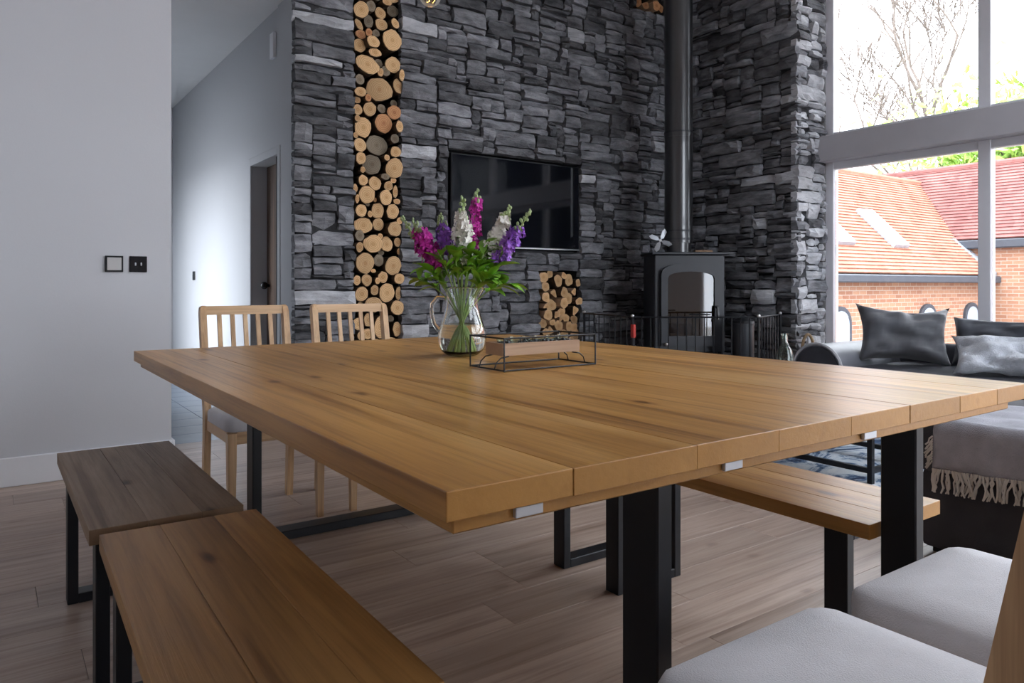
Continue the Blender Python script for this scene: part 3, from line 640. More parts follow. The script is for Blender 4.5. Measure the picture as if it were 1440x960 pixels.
for k, (x, z, r) in enumerate(SPLIT + NLOW):
    r = min(r * 1.38, x - 3.812, 4.281 - x); r = max(r, .026)
    lay = 'top layer' if z > 1.0 else 'upper half' if z > .8 else 'lower half' if z > .6 else 'bottom rows'
    sd = 'toward the stove' if x > 4.13 else 'toward the tall log column' if x < 3.96 else 'in the centre'
    split_log(x, z, r, 'split log in the small niche below the television, %s, %s' % (lay, sd), 'split logs in the small niche: %s, %s' % (lay, sd), 400 + k)
for k, (x, z, r) in enumerate([(4.98, 3.66, .05), (5.09, 3.655, .05), (5.20, 3.66, .055), (5.29, 3.665, .045), (5.02, 3.77, .06), (5.15, 3.77, .06), (5.27, 3.78, .055)]):
    split_log(x, z, r, 'brown split log in the high niche beside the flue pipe', 'split logs in the high niche', 600 + k, 'cut_red')

# ---- television
tv = thing('television', 'large black flat screen television recessed in the slate wall', 'television', (3.6, 5.0, 1.30))
TW, TH = 1.31, .737
G().box(-TW / 2, TW / 2, -.03, .045, 0, TH, .005).build('casing', 'black_metal', tv, loc=(0, 0, 0))
G().box(-TW / 2 + .012, TW / 2 - .012, -.033, -.029, .018, TH - .012).build('screen', 'screen_black', tv)
G().box(-TW / 2, TW / 2, -.036, -.029, 0, .012, .002).build('lower_bezel', 'steel', tv)

# ---- wood burning stove in the corner
SR = math.atan2(-.579, .8154)            # turned to face the room
st = thing('wood_stove', 'black cast iron wood burning stove with arched glass door and tall flue', 'stove', (4.845, 4.30, .06), -.6174 + R(3))
sw, sd = .295, .20
G().box(-sw, sw, -sd, sd, .38, 1.19, .008).box(-sw + .02, -sw + .05, -sd + .02, sd - .02, 0, .4).box(sw - .05, sw - .02, -sd + .02, sd - .02, 0, .4).box(-sw, sw, sd - .03, sd, 0, .4).box(-sw, sw, -sd, sd, 0, .03).build('body', 'stove_black', st)
G().box(-sw - .025, sw + .03, -sd - .03, sd + .02, 1.19, 1.212, .005).build('top_plate', 'stove_black', st)
def arch_poly(w, z0, z1, rise, n=10): return [(-w, z0), (w, z0)] + [(w * math.cos(math.pi * k / n), z1 - rise + rise * math.sin(math.pi * k / n) ** .7) for k in range(n + 1)]
def ring_prism(outer, inner, y0, y1):
    n = len(outer); g = G()
    vs_ = [(u, y0, v) for u, v in outer] + [(u, y0, v) for u, v in inner] + [(u, y1, v) for u, v in outer] + [(u, y1, v) for u, v in inner]
    fs = []
    for k in range(n):
        j = (k + 1) % n
        fs += [(k, j, n + j, n + k), (2 * n + k, 3 * n + k, 3 * n + j, 2 * n + j), (k, 2 * n + k, 2 * n + j, j), (n + k, n + j, 3 * n + j, 3 * n + k)]
    return g.add(vs_, fs)
dr = ring_prism(arch_poly(.25, .44, 1.12, .10), arch_poly(.195, .52, 1.05, .06), -sd - .045, -sd - .002).build('door', 'stove_black', st)
G().prism(arch_poly(.196, .519, 1.051, .06), -sd - .028, -sd - .022).build('glass', 'stove_glass', dr)
G().tube([(.205, -sd - .045, .76), (.205, -sd - .085, .76), (.205, -sd - .09, .73), (.205, -sd - .09, .66)], .011).build('handle', 'gloss_black', dr, True)
G().tube([(-.215, -sd - .05, .455), (-.215, -sd - .075, .455)], .012).ball((-.215, -sd - .08, .455), .014).build('air_knob', 'steel', st, True)
G().box(-.185, .185, -sd - .018, -sd - .004, .50, 1.06).build('firebox_lining', 'firebrick', st)
fp = G().lathe([(.105, 1.212), (.105, 1.30), (.121, 1.30), (.121, 1.36), (.118, 1.36), (.118, 2.2), (.121, 2.2), (.121, 2.235), (.118, 2.235), (.118, 4.33)], 28, (-.03, .03, 0)).build('flue_pipe', 'flue_black', st, True)
for zz in (1.33, 1.40, 2.24): G().lathe([(.118, zz - .008), (.1235, zz - .008), (.1235, zz + .008), (.118, zz + .008)], 28, (-.03, .03, 0), False).build('joint_band', 'stove_black', fp, True)
# hearth slab
tag(G().prism([(4.0, 4.88), (4.0, 4.25), (4.75, 3.68), (5.41, 3.68), (5.41, 4.88)], .0005, .06, 'Z').build('hearth_slab', 'hearth_slate'), 'dark slate hearth slab under the stove', 'hearth')
# stove-top fan and wooden block
fan = thing('stove_fan', 'small grey heat powered fan standing on the stove top', 'fan', (4.845 + .8154 * -.20 + .579 * 0, 4.30 + .579 * .20, 1.273), -.6174)
G().box(-.04, .04, -.025, .025, 0, .012, .003).box(-.02, .02, -.012, .012, .012, .09).build('base', 'stove_black', fan)
G().tube([(0, -.012, .105), (0, -.045, .105)], .012).build('hub', 'steel', fan, True)
for k in range(4):
    M = Matrix.Translation((0, -.045, .105)) @ Matrix.Rotation(R(20 + 90 * k), 4, 'Y')
    g = G(); pts = [(.0, .0, .01), (.02, .004, .03), (.026, .008, .085), (.0, -.004, .105), (-.016, -.008, .08), (-.012, -.004, .03)]
    g.add([M @ Vector(p) for p in pts] + [M @ (Vector(p) + Vector((0, .003, 0))) for p in pts], [(0, 1, 2, 3, 4, 5), (11, 10, 9, 8, 7, 6)] + [(i, (i + 1) % 6, 6 + (i + 1) % 6, 6 + i) for i in range(6)]); g.build('blade', 'galvanised', fan)
tag(G().box(-.075, .075, -.035, .035, 0, .022, .003).build('wood_block', 'tray_wood', None, loc=(4.845 + .8154 * .17, 4.30 - .579 * .17, 1.274), rz=-.6174), 'flat wooden block lying on the stove top', 'block')
# fireguard
fg = thing('fireguard', 'black metal fireguard of upright bars around the stove', 'fireguard', (4.36, 3.76, 0))
FL, FR = Vector((3.99, 4.04)), Vector((4.755, 3.475)); FLB, FRB = Vector((4.22, 4.86)), Vector((5.38, 3.72))
def rail(a, b, z, r=.007): G().tube([(a.x, a.y, z), (b.x, b.y, z)], r, 6).build('rail', 'black_metal', fg, True, world=True)
for a, b, nb in ((FL, FR, 14), (FL, FLB, 9), (FR, FRB, 8)):
    for z in (.755, .1): rail(a, b, z)
    for i in range(1, nb):
        p = a.lerp(b, i / nb); G().tube([(p.x, p.y, .1), (p.x, p.y, .755)], .0045, 6).build('bar', 'black_metal', fg, True, world=True)
a, b = FL.lerp(FR, .45), FL.lerp(FR, .62); rail(a, b, .775, .005)
for p in (FL, FR, FLB, FRB):
    q = G().tube([(p.x, p.y, .061 if p in (FLB, FRB) else .001), (p.x, p.y, .76)], .011, 8).build('post', 'black_metal', fg, True, world=True)
    G().ball((p.x - 4.36, p.y - 3.76, .765), .014, 10, 8).build('knob', 'steel', q, True)
pk = thing('fire_poker', 'black fire tool with a red handle hooked on the fireguard corner', 'fire tool', (3.978, 4.02, .001))
G().tube([(0, 0, 0), (0, 0, .60)], .012, 8).build('shaft', 'stove_black', pk, True)
G().box(-.014, .014, -.018, .018, .60, .70, .005).build('handle', 'red_plastic', pk)
bk = thing('ash_bin', 'tall dark cylinder ash bin behind the fireguard', 'bin', (4.88, 3.71, .061))
G().lathe([(.075, 0), (.085, .02), (.085, .62), (.09, .62), (.09, .635)], 24).build('body', 'stove_black', bk, True)
G().lathe([(.09, .636), (.085, .655), (.03, .69), (.012, .70)], 24).build('lid', 'black_metal', bk, True)

# ---- switches
for x, lab, mt in ((.548, 'polished chrome switch plate on the white wall', 'steel'), (.664, 'black double switch plate on the white wall', 'gloss_black')):
    e = thing('wall_switch', lab, 'switch', (x, YW, 1.112))
    G().box(-.043, .043, -.011 if mt == 'steel' else -.006, -.0005, -.043, .043, .002).build('plate', mt if mt != 'steel' else 'black_metal', e)
    if mt == 'steel': G().box(-.034, .034, -.016, -.011, -.034, .034, .002).build('face', 'steel', e)
    else:
        for dx in (-.014, .014): G().box(dx - .004, dx + .004, -.010, -.006, -.009, .009, .002).build('toggle', 'galvanised', e)
tag(G().box(1.728, 1.7395, 8.07, 8.15, 1.05, 1.14, .002).build('hall_switch', 'gloss_black'), 'black switch on the hallway wall', 'switch')
tag(G().box(1.715, 1.7395, 5.46, 5.54, 2.68, 2.87, .003).build('wall_sensor', 'white_paint'), 'slim pale sensor box high on the hallway wall', 'sensor')

# ---- dining table
TX0, TX1, TY0, TY1, TZ = .437, 2.089, .748, 3.013, .758
tb = thing('dining_table', 'large square-edged pine plank dining table on black steel legs', 'table', ((TX0 + TX1) / 2, (TY0 + TY1) / 2, 0))
J = [TX0, .631, .874, 1.079, 1.300, 1.515, 1.730, 1.915, TX1]
for a, b in zip(J, J[1:]): G().box(a + .0002, b - .0002, TY0 + rnd.uniform(-.001, .001), TY1, TZ - .037, TZ + rnd.uniform(-.0003, .0002), .0012 if TX0 < a and b < TX1 else .0016, 2).build('board', 'table_pine', tb, world=True)
G().box(TX0 + .018, TX1 - .07, TY0 + .016, TY1 - .03, TZ - .058, TZ - .0375, .002).build('underlayer', 'table_pine', tb, world=True)
for x in (.565, .972, 1.38):
    G().box(x - .022, x + .022, TY0 + .008, TY0 + .0155, TZ - .053, TZ - .039, .001).build('bracket', 'galvanised', tb, world=True)
for y0, fx0, fx1 in ((.81, .854, 1.665), (2.872, .825, 1.665)):
    for x in (fx0, fx1): G().box(x, x + .035, y0, y0 + .08, .0, TZ - .058, .003).build('leg', 'black_metal', tb, world=True)
    G().box(fx0 + .035, fx1, y0, y0 + .08, .0, .035, .003).build('floor_bar', 'black_metal', tb, world=True)
    G().box(fx0 + .035, fx1, y0 + .015, y0 + .065, TZ - .066, TZ - .058, .001).build('top_bar', 'black_metal', tb, world=True)

# ---- benches
BZ = .455
def bench(x0, y0, y1, rz, label, mat, w=.335, split=(.36, .71)):
    L = y1 - y0; e = thing('dining_bench', label, 'bench', (x0 + w / 2, (y0 + y1) / 2, 0), rz, 'plank benches around the dining table')
    xs = [-w / 2] + [-w / 2 + w * t for t in split] + [w / 2]
    for a, b in zip(xs, xs[1:]): G().box(a + .0002, b - .0002, -L / 2, L / 2, BZ - .035, BZ + rnd.uniform(-.0003, .0002), .0013, 2).build('board', mat, e)
    for s in (-1, 1):
        yc = s * (L / 2 - .095)
        for x in (-w / 2 + .02, w / 2 - .05): G().box(x, x + .03, yc - .03, yc + .03, 0, BZ - .035, .002).build('leg', 'black_metal', e)
        G().box(-w / 2 + .05, w / 2 - .05, yc - .03, yc + .03, 0, .03, .002).build('floor_bar', 'black_metal', e)
        G().box(-w / 2 + .05, w / 2 - .05, yc - .03, yc + .03, BZ - .063, BZ - .035, .002).build('top_bar', 'black_metal', e)
    return e
bench(.188, .886, 1.832, R(-1.2), 'honey brown plank bench end to end with the darker worn bench', 'bench_pine')
bench(.183, 1.880, 2.806, R(0), 'weathered dark plank bench by the white wall', 'bench_worn')
bench(1.632, .897, 1.862, R(0), 'light pine plank bench on the sofa side near the padded chairs', 'table_pine')
bench(1.632, 1.945, 2.865, R(0), 'light pine plank bench on the sofa side near the stove end', 'table_pine')

# ---- dining chairs (front toward -y in local space, back at +y)
def chair():
    e = thing('dining_chair', 'x', 'chair', (0, 0, 0), 0, 'slat back oak chairs at the dining table')
    w, dpt, sh, bh = .405, .425, .43, .905
    def yb(z): return dpt / 2 - .02 + max(0, z - .42) * .19 + max(0, .42 - z) * .06
    for s in (-1, 1):
        g = G(); x0, x1 = (s * w / 2, s * (w / 2 - .028)); x0, x1 = min(x0, x1), max(x0, x1)
        zs = [0, .2, .42, .6, .76, bh - .03, bh - .008, bh]; dh = [.017, .019, .022, .022, .021, .020, .016, .009]
        vs_ = []
        for z, h in zip(zs, dh):
            ins = .012 if z == bh else .003 if z == bh - .008 else 0
            a, b = (x0 + (ins if s < 0 else 0), x1 - (ins if s > 0 else 0))
            vs_ += [(a, yb(z) - h, z), (b, yb(z) - h, z), (b, yb(z) + h, z), (a, yb(z) + h, z)]
        fs = [(4 * i + k, 4 * i + (k + 1) % 4, 4 * i + 4 + (k + 1) % 4, 4 * i + 4 + k) for i in range(len(zs) - 1) for k in range(4)] + [(3, 2, 1, 0), tuple(len(vs_) - 4 + k for k in range(4))]
        g.add(vs_, fs).build('back_post', 'chair_oak', e)
        xx = s * (w / 2 - .018)
        G().add([(xx + u * q, -dpt / 2 + .018 + v * q, z) for z, q in ((0, .013), (.40, .018)) for u, v in ((-1, -1), (1, -1), (1, 1), (-1, 1))], [(0, 1, 5, 4), (1, 2, 6, 5), (2, 3, 7, 6), (3, 0, 4, 7), (3, 2, 1, 0), (4, 5, 6, 7)]).build('leg', 'chair_oak', e)
        G().box(xx - .010, xx + .010, -dpt / 2 + .036, dpt / 2 - .045, .355, .405, .002).build('seat_rail', 'chair_oak_rail', e)
    G().box(-w / 2 + .036, w / 2 - .036, -dpt / 2 + .006, -dpt / 2 + .028, .355, .405, .002).build('seat_rail', 'chair_oak_rail', e)
    G().box(-w / 2 + .03, w / 2 - .03, dpt / 2 - .045, dpt / 2 - .02, .355, .405, .002).build('seat_rail', 'chair_oak_rail', e)
    def slatrail(name, z0, z1, th=.010):
        y0, y1 = yb(z0), yb(z1); a, b = -w / 2 + .027, w / 2 - .027
        G().add([(a, y0 - th, z0), (b, y0 - th, z0), (b, y0 + th, z0), (a, y0 + th, z0), (a, y1 - th, z1), (b, y1 - th, z1), (b, y1 + th, z1), (a, y1 + th, z1)], [(0, 3, 2, 1), (4, 5, 6, 7), (0, 1, 5, 4), (1, 2, 6, 5), (2, 3, 7, 6), (3, 0, 4, 7)]).build(name, 'chair_oak_rail', e)
    slatrail('top_rail', bh - .042, bh - .002, .013); slatrail('lower_rail', .56, .595)
    for i in range(5):
        x = -w / 2 + .028 + (w - .056) * (i + 1) / 6; z0, z1 = .59, bh - .036; th, hw = .006, .0095
        G().add([(x + u * hw, yb(z) + v * th, z) for z in (z0, z1) for u, v in ((-1, -1), (1, -1), (1, 1), (-1, 1))], [(0, 1, 5, 4), (1, 2, 6, 5), (2, 3, 7, 6), (3, 0, 4, 7), (3, 2, 1, 0), (4, 5, 6, 7)]).build('slat', 'chair_oak', e)
    # padded seat, slightly domed
    g = G(); n = 12; hw, hd = w / 2 + .004, dpt / 2 - .004; vs_ = []; fs = []
    for lvl, (ins, z) in enumerate(((.006, .405), (0, .412), (0, .45), (.004, .458), (.014, .465))):
        for i in range(4 * n):
            s_, t = divmod(i, n); t = t / n * 2 - 1; p = ((t, -1), (1, t), (-t, 1), (-1, -t))[s_]
            cx, cy = p; k = .94 if abs(cx) > .96 and abs(cy) > .96 else 1
            back = cy > 0
            vs_.append((cx * k * (hw - ins) * (.915 if back and cy > .75 else 1), -0.022 + cy * k * (hd - ins - .018), z))
    m = 4 * n
    for lv in range(4): fs += [(lv * m + i, lv * m + (i + 1) % m, (lv + 1) * m + (i + 1) % m, (lv + 1) * m + i) for i in range(m)]
    b0 = len(vs_); last = vs_[-m:]
    for q, z in ((.66, .472), (.3, .475)): vs_ += [(x * q, -.022 + (y + .022) * q, z) for x, y, _ in last]
    for lv in (4, 5): fs += [(lv * m + i, lv * m + (i + 1) % m, (lv + 1) * m + (i + 1) % m, (lv + 1) * m + i) for i in range(m)]
    fs += [tuple(6 * m + i for i in range(m)), tuple(range(m))[::-1]]
    g.add(vs_, fs).build('seat_pad', 'seat_fabric', e, True, angle=60)
    return e
ch = chair()
spots = [((.986, 3.28), 0, 'oak slat back chair in front of the hallway'), ((1.508, 3.28), 0, 'oak slat back chair in front of the firewood alcove'),
    ((.948, .514), 180, 'oak chair with pale grey padded seat beside the near table leg'), ((1.436, .514), 180, 'oak chair with pale grey padded seat beside the sofa-side bench')]
for i, ((x, y), a, lab) in enumerate(spots):
    o = ch if i == 0 else copy_tree(ch)
    o.location = (x, y, 0); o.rotation_euler.z = R(a); o['label'] = lab

# ---- sofa and footstool
sf = thing('long_sofa', 'dark charcoal sofa with rolled arm in front of the tall window', 'sofa', (5.0, 2.0, 0))
XS, XBK = 4.80, 5.74
G().box(XS + .03, XBK, .75, 3.15, .05, .26, .02, 2).build('base', 'sofa_fabric', sf, True, world=True)
G().box(XBK - .18, XBK, .72, 3.16, .2, .575, .05, 3).build('backrest', 'sofa_fabric', sf, True, world=True)
G().box(XS, XBK - .17, 1.62, 2.80, .26, .44, .04, 3).build('seat_cushion', 'sofa_fabric', sf, True, world=True)
G().box(XS, XBK - .17, .75, 1.60, .26, .44, .04, 3).build('seat_cushion', 'sofa_fabric', sf, True, world=True)
ay, az, ar = 3.0, .40, .185
arc = [(ay - ar, .06)] + [(ay + ar * math.cos(t), az + ar * math.sin(t)) for t in [math.pi - math.pi * k / 14 for k in range(15)]] + [(ay + ar, .06)]
arm = G().prism(arc, XS - .03, XBK - .02, 'X').build('arm', 'arm_leather', sf, True, world=True)
G().prism([(ay + (u - ay) * .9, .06 + (v - .06) * .965) for u, v in arc], XS - .045, XS - .029, 'X').build('arm_front', 'sofa_fabric', sf, True, world=True)
G().tube([(XS - .032, u, v) for u, v in arc], .012, 6).build('piping', 'piping', sf, True, world=True)
for x, y in ((4.95, .85), (4.9, 3.05), (5.6, 3.05), (5.6, .85)): G().box(x - .03, x + .03, y - .03, y + .03, 0, .052, .004).build('foot', 'black_metal', sf, world=True)
fs_ = thing('footstool', 'large charcoal upholstered footstool under the grey fringed throw', 'footstool', (3.3, .98, 0))
G().box(2.87, 3.73, .57, 1.38, .02, .31, .02, 2).build('base', 'sofa_fabric', fs_, True, world=True)
G().box(2.85, 3.75, .55, 1.40, .30, .495, .04, 3).build('cushion', 'sofa_fabric', fs_, True, world=True)
for x, y in ((2.93, .63), (2.93, 1.32), (3.67, .63), (3.67, 1.32)): G().box(x - .03, x + .03, y - .03, y + .03, 0, .022, .002).build('foot', 'black_metal', fs_, world=True)
def pillow(name, label, mat, loc, w, h, t, rz, tilt, roll=0, seed=0, ears=.12, wrinkle=.012):
    rr = random.Random(seed); n = 20; g = G(); vs_ = []; fs = []
    for side in (1, -1):
        for j in range(n + 1):
            for i in range(n + 1):
                u, v = i / n * 2 - 1, j / n * 2 - 1
                pin = 1 - ears * (1 - (u * u * v * v)) * (abs(u) ** 6 * (1 - v * v) + abs(v) ** 6 * (1 - u * u))
                prof = max(0, (1 - u ** 4) * (1 - v ** 4)) ** .55
                nz = noise.noise(Vector((u * 1.7 + seed, v * 1.7, side * 2.0))) * wrinkle * prof * 2 + noise.noise(Vector((u * 4 + seed, v * 4, 9 + side))) * wrinkle * prof
                vs_.append((u * w / 2 * (1 - ears * .5 * (1 - v * v) * abs(u) ** 3), side * (-t / 2 * prof) + nz * -side, h / 2 + v * h / 2 * (1 - ears * (1 - u * u) * abs(v) ** 3)))
        o0 = 0 if side == 1 else (n + 1) ** 2
        for j in range(n):
            for i in range(n):
                q = (o0 + j * (n + 1) + i, o0 + j * (n + 1) + i + 1, o0 + (j + 1) * (n + 1) + i + 1, o0 + (j + 1) * (n + 1) + i)
                fs.append(q if side == 1 else q[::-1])
    o = g.add(vs_, fs).build(name, mat, None, True, angle=180, fixn=False)
    bm = bmesh.new(); bm.from_mesh(o.data); bmesh.ops.remove_doubles(bm, verts=bm.verts, dist=1e-5); bm.to_mesh(o.data); bm.free(); o.data.shade_smooth()
    o.location = loc; o.rotation_euler = (R(tilt), R(roll), R(rz)); return tag(o, label, 'pillow')
# local front is -y
pillow('scatter_pillow', 'smooth charcoal pillow with pointed corners next to the sofa arm', 'pillow_velvet', (5.22, 2.62, .435), .62, .44, .20, -48, -18, 3, 3, .30, .035)
pillow('back_pillow', 'dark navy grey back pillow behind the fluffy pillow', 'pillow_navy', (5.44, 2.03, .445), .72, .34, .16, -80, -12, 0, 6, .14, .03)
pillow('fluffy_pillow', 'pale blue grey fluffy pillow against the dark back pillow', 'pillow_fluffy', (5.00, 1.90, .45), .56, .265, .17, -62, -30, 0, 9, .26, .04)
# throw with fringe over the end of the chaise
th = thing('throw_blanket', 'grey woven throw with cream knotted fringe draped over the footstool', 'blanket', (2.83, 1.0, .3))
def throw_pt(u, s):
    # u along y, s down the cloth from the seat top; returns point
    y = 1.315 - u * .69; w = .010 * math.sin(u * 17) + .006 * math.sin(u * 39 + 1)
    if s < .5: return Vector((3.37 - s, y, .508 + .004 * math.sin(s * 30 + u * 9)))
    q = s - .5
    if q < .06: t = q / .06 * math.pi / 2; return Vector((2.87 - .035 * math.sin(t), y, .473 + .035 * math.cos(t)))
    return Vector((2.831 - abs(w) * min(1, (q - .06) * 8), y, .473 - (q - .06)))
g = G(); nu, ns = 40, 40; SL = .5 + .06 + .125
for i in range(nu + 1):
    for j in range(ns + 1):
        p = throw_pt(i / nu, SL * j / ns + (.03 * (1 - i / nu) - .0 if j == ns else 0)); g.v.append(tuple(p))
for i in range(nu):
    for j in range(ns): k = i * (ns + 1) + j; g.f.append((k, k + 1, k + ns + 2, k + ns + 1))
cl = g.build('cloth', 'throw_wool', th, True, world=True, angle=180)
md = cl.modifiers.new('thickness', 'SOLIDIFY'); md.thickness = .006; md.offset = 1 if False else 0
g = G(); fr = random.Random(4)
for i in range(96):
    u = (i + .5) / 96; p = throw_pt(u, SL) ; x = p.x - .006; y = p.y; z = p.z - .03 * (1 - u) + .012
    pts = [(x, y, z)]
    for k in range(4): y += fr.uniform(-.011, .011); x += fr.uniform(-.006, .004); z -= .021; pts.append((x, y, z))
    g.tube(pts, [.0035, .005, .0035, .0045, .003], 4)
for i in range(14):
    p = throw_pt(0, .56 + .125 * i / 14); y = p.y; z = p.z; x = p.x - .004; pts = [(x, y, z)]
    for k in range(3): y += fr.uniform(.004, .012); z -= fr.uniform(.008, .016); pts.append((x + fr.uniform(-.004, .004), y, z))
    if i > 2: g.tube(pts, .0035, 4)
g.build('fringe', 'fringe_wool', th, True, world=True)['kind'] = 'stuff'

# ---- rug, coffee table, bottle
rug = tag(G().box(3.02, 4.78, 1.66, 3.3, .0005, .012, .003).build('area_rug', 'rug_pattern'), 'white and blue abstract rug under the coffee table', 'rug')
ct = thing('coffee_table', 'black metal framed coffee table on the rug by the sofa', 'coffee table', (3.87, 2.44, .0125))
cx, cy = .30, .49
G().box(-cx, cx, -cy, cy, .405, .437, .004).build('top', 'walnut', ct)
for sx in (-1, 1):
    for sy in (-1, 1): G().box(sx * cx - .0125 - sx * .0125, sx * cx + .0125 - sx * .0125, sy * cy - .0125 - sy * .0125, sy * cy + .0125 - sy * .0125, 0, .405).build('leg', 'black_metal', ct)
    G().box(sx * cx - .0125 - sx * .0125, sx * cx + .0125 - sx * .0125, -cy + .025, cy - .025, .05, .075).build('rail', 'black_metal', ct)
for sy in (-1, 1): G().box(-cx + .025, cx - .025, sy * cy - .0125 - sy * .0125, sy * cy + .0125 - sy * .0125, .05, .075).build('rail', 'black_metal', ct)
G().box(-cx + .01, cx - .01, -cy + .02, cy - .02, .30, .318).build('shelf', 'black_metal', ct)
bo = thing('glass_bottle', 'clear glass bottle with a green label on the coffee table', 'bottle', (3.86, 2.64, .45))
G().lathe([(.045, 0), (.05, .01), (.05, .13), (.044, .16), (.022, .20), (.018, .215), (.018, .25), (.021, .252), (.021, .262), (.014, .262), (.014, .215), (.04, .155), (.046, .13), (.046, .012), (.001, .010)], 20).build('body', 'bottle_glass', bo, True)
G().lathe([(.0508, .03), (.0508, .075)], 20, cap=False).build('label', 'bottle_label', bo, True)
wk = thing('wicker_basket', 'small wicker basket with a hoop handle between sofa arm and stone pier', 'basket', (5.28, 3.40, 0))
g = G()
for k in range(12): g.lathe([(.098 + .0015 * k, .035 * k), (.107 + .0015 * k, .035 * k + .017), (.099 + .0015 * k, .035 * k + .035)], 20, cap=False)
g.lathe([(.001, .004), (.098, .004)], 20, cap=False).build('body', 'wicker', wk, True)
G().tube([(.045 * math.cos(t), -.03 * math.cos(t), .41 + .20 * math.sin(t)) for t in [math.pi * k / 14 for k in range(15)]], .012, 8).build('handle', 'wicker', wk, True)

# ---- pendant bulb above the table
pb = thing('pendant_bulb', 'clear globe filament bulb hanging on a black cord', 'lamp', (1.545, 2.78, 2.19))
n = 20
G().lathe([(max(.001, .047 * math.sin(math.pi * k / n)), .047 - .047 * math.cos(math.pi * k / n)) for k in range(n - 2)] + [(.016, .097), (.015, .115)], 28, cap=False).build('globe', 'bulb_glass', pb, True)
G().lathe([(.0135, .10), (.0135, .13)], 16).build('screw_cap', 'brass', pb, True)
G().lathe([(.02, .12), (.022, .13), (.022, .18), (.012, .19)], 20).build('socket', 'black_metal', pb, True)
G().tube([(0, 0, .19), (0, 0, ZC - 2.19)], .003, 6).build('cord', 'black_metal', pb)
g = G()
for k in range(5):
    a = 2 * math.pi * k / 5; g.tube([(.006 * math.cos(a), .006 * math.sin(a), .10), (.016 * math.cos(a), .016 * math.sin(a), .035), (.016 * math.cos(a + .6), .016 * math.sin(a + .6), .03)], .0012, 4)
g.build('filament', 'filament', pb)
G().tube([(0, 0, .11), (0, 0, .07)], .005, 6).build('stem', 'bulb_glass', pb)

# ---- jug of flowers
JX, JY = 1.327, 2.164
jg = thing('glass_jug', 'clear glass jug half filled with water on the dining table', 'jug', (JX, JY, TZ + .001), -.6174)
outp = [(.046, 0), (.056, .004), (.075, .022), (.083, .05), (.081, .082), (.068, .125), (.058, .165), (.0555, .2), (.058, .232)]
inp = [(r - .0035, z + (.006 if i < 2 else 0)) for i, (r, z) in enumerate(outp)]
def spl(pr, k=4):
    o = []
    for i in range(len(pr) - 1):
        p0, p1, p2, p3 = pr[max(i - 1, 0)], pr[i], pr[i + 1], pr[min(i + 2, len(pr) - 1)]
        for j in range(k):
            t = j / k; o.append(tuple(.5 * ((2 * p1[a]) + (-p0[a] + p2[a]) * t + (2 * p0[a] - 5 * p1[a] + 4 * p2[a] - p3[a]) * t * t + (-p0[a] + 3 * p1[a] - 3 * p2[a] + p3[a]) * t ** 3) for a in (0, 1)))
    return o + [pr[-1]]
oo, ii = spl(outp), spl(inp)
body = G().lathe([(.0005, .0)] + oo + [(.0565, .2345)] + ii[::-1] + [(.0005, .006)], 40, cap=False)
for i, (x, y, z) in enumerate(body.v):      # pulled spout on the far side of the handle
    if z > .19 and x > 0 and abs(y) < .03: body.v[i] = (x + (z - .19) * .55 * (1 - abs(y) / .03), y, z)
body.build('body', 'jug_glass', jg, True, angle=180)
G().tube([(-.054, 0, .195), (-.085, 0, .198), (-.103, 0, .175), (-.104, 0, .14), (-.095, 0, .105), (-.079, 0, .085)], [.007, .0075, .0075, .007, .007, .008], 10).build('handle', 'jug_glass', jg, True)
wtr = [(r - .0006, z) for r, z in ii if z < .106] + [(.0708, .107)]
G().lathe([(.0005, .0066)] + wtr + [(.0005, .107)], 40, cap=False).build('water', 'water', jg, True)

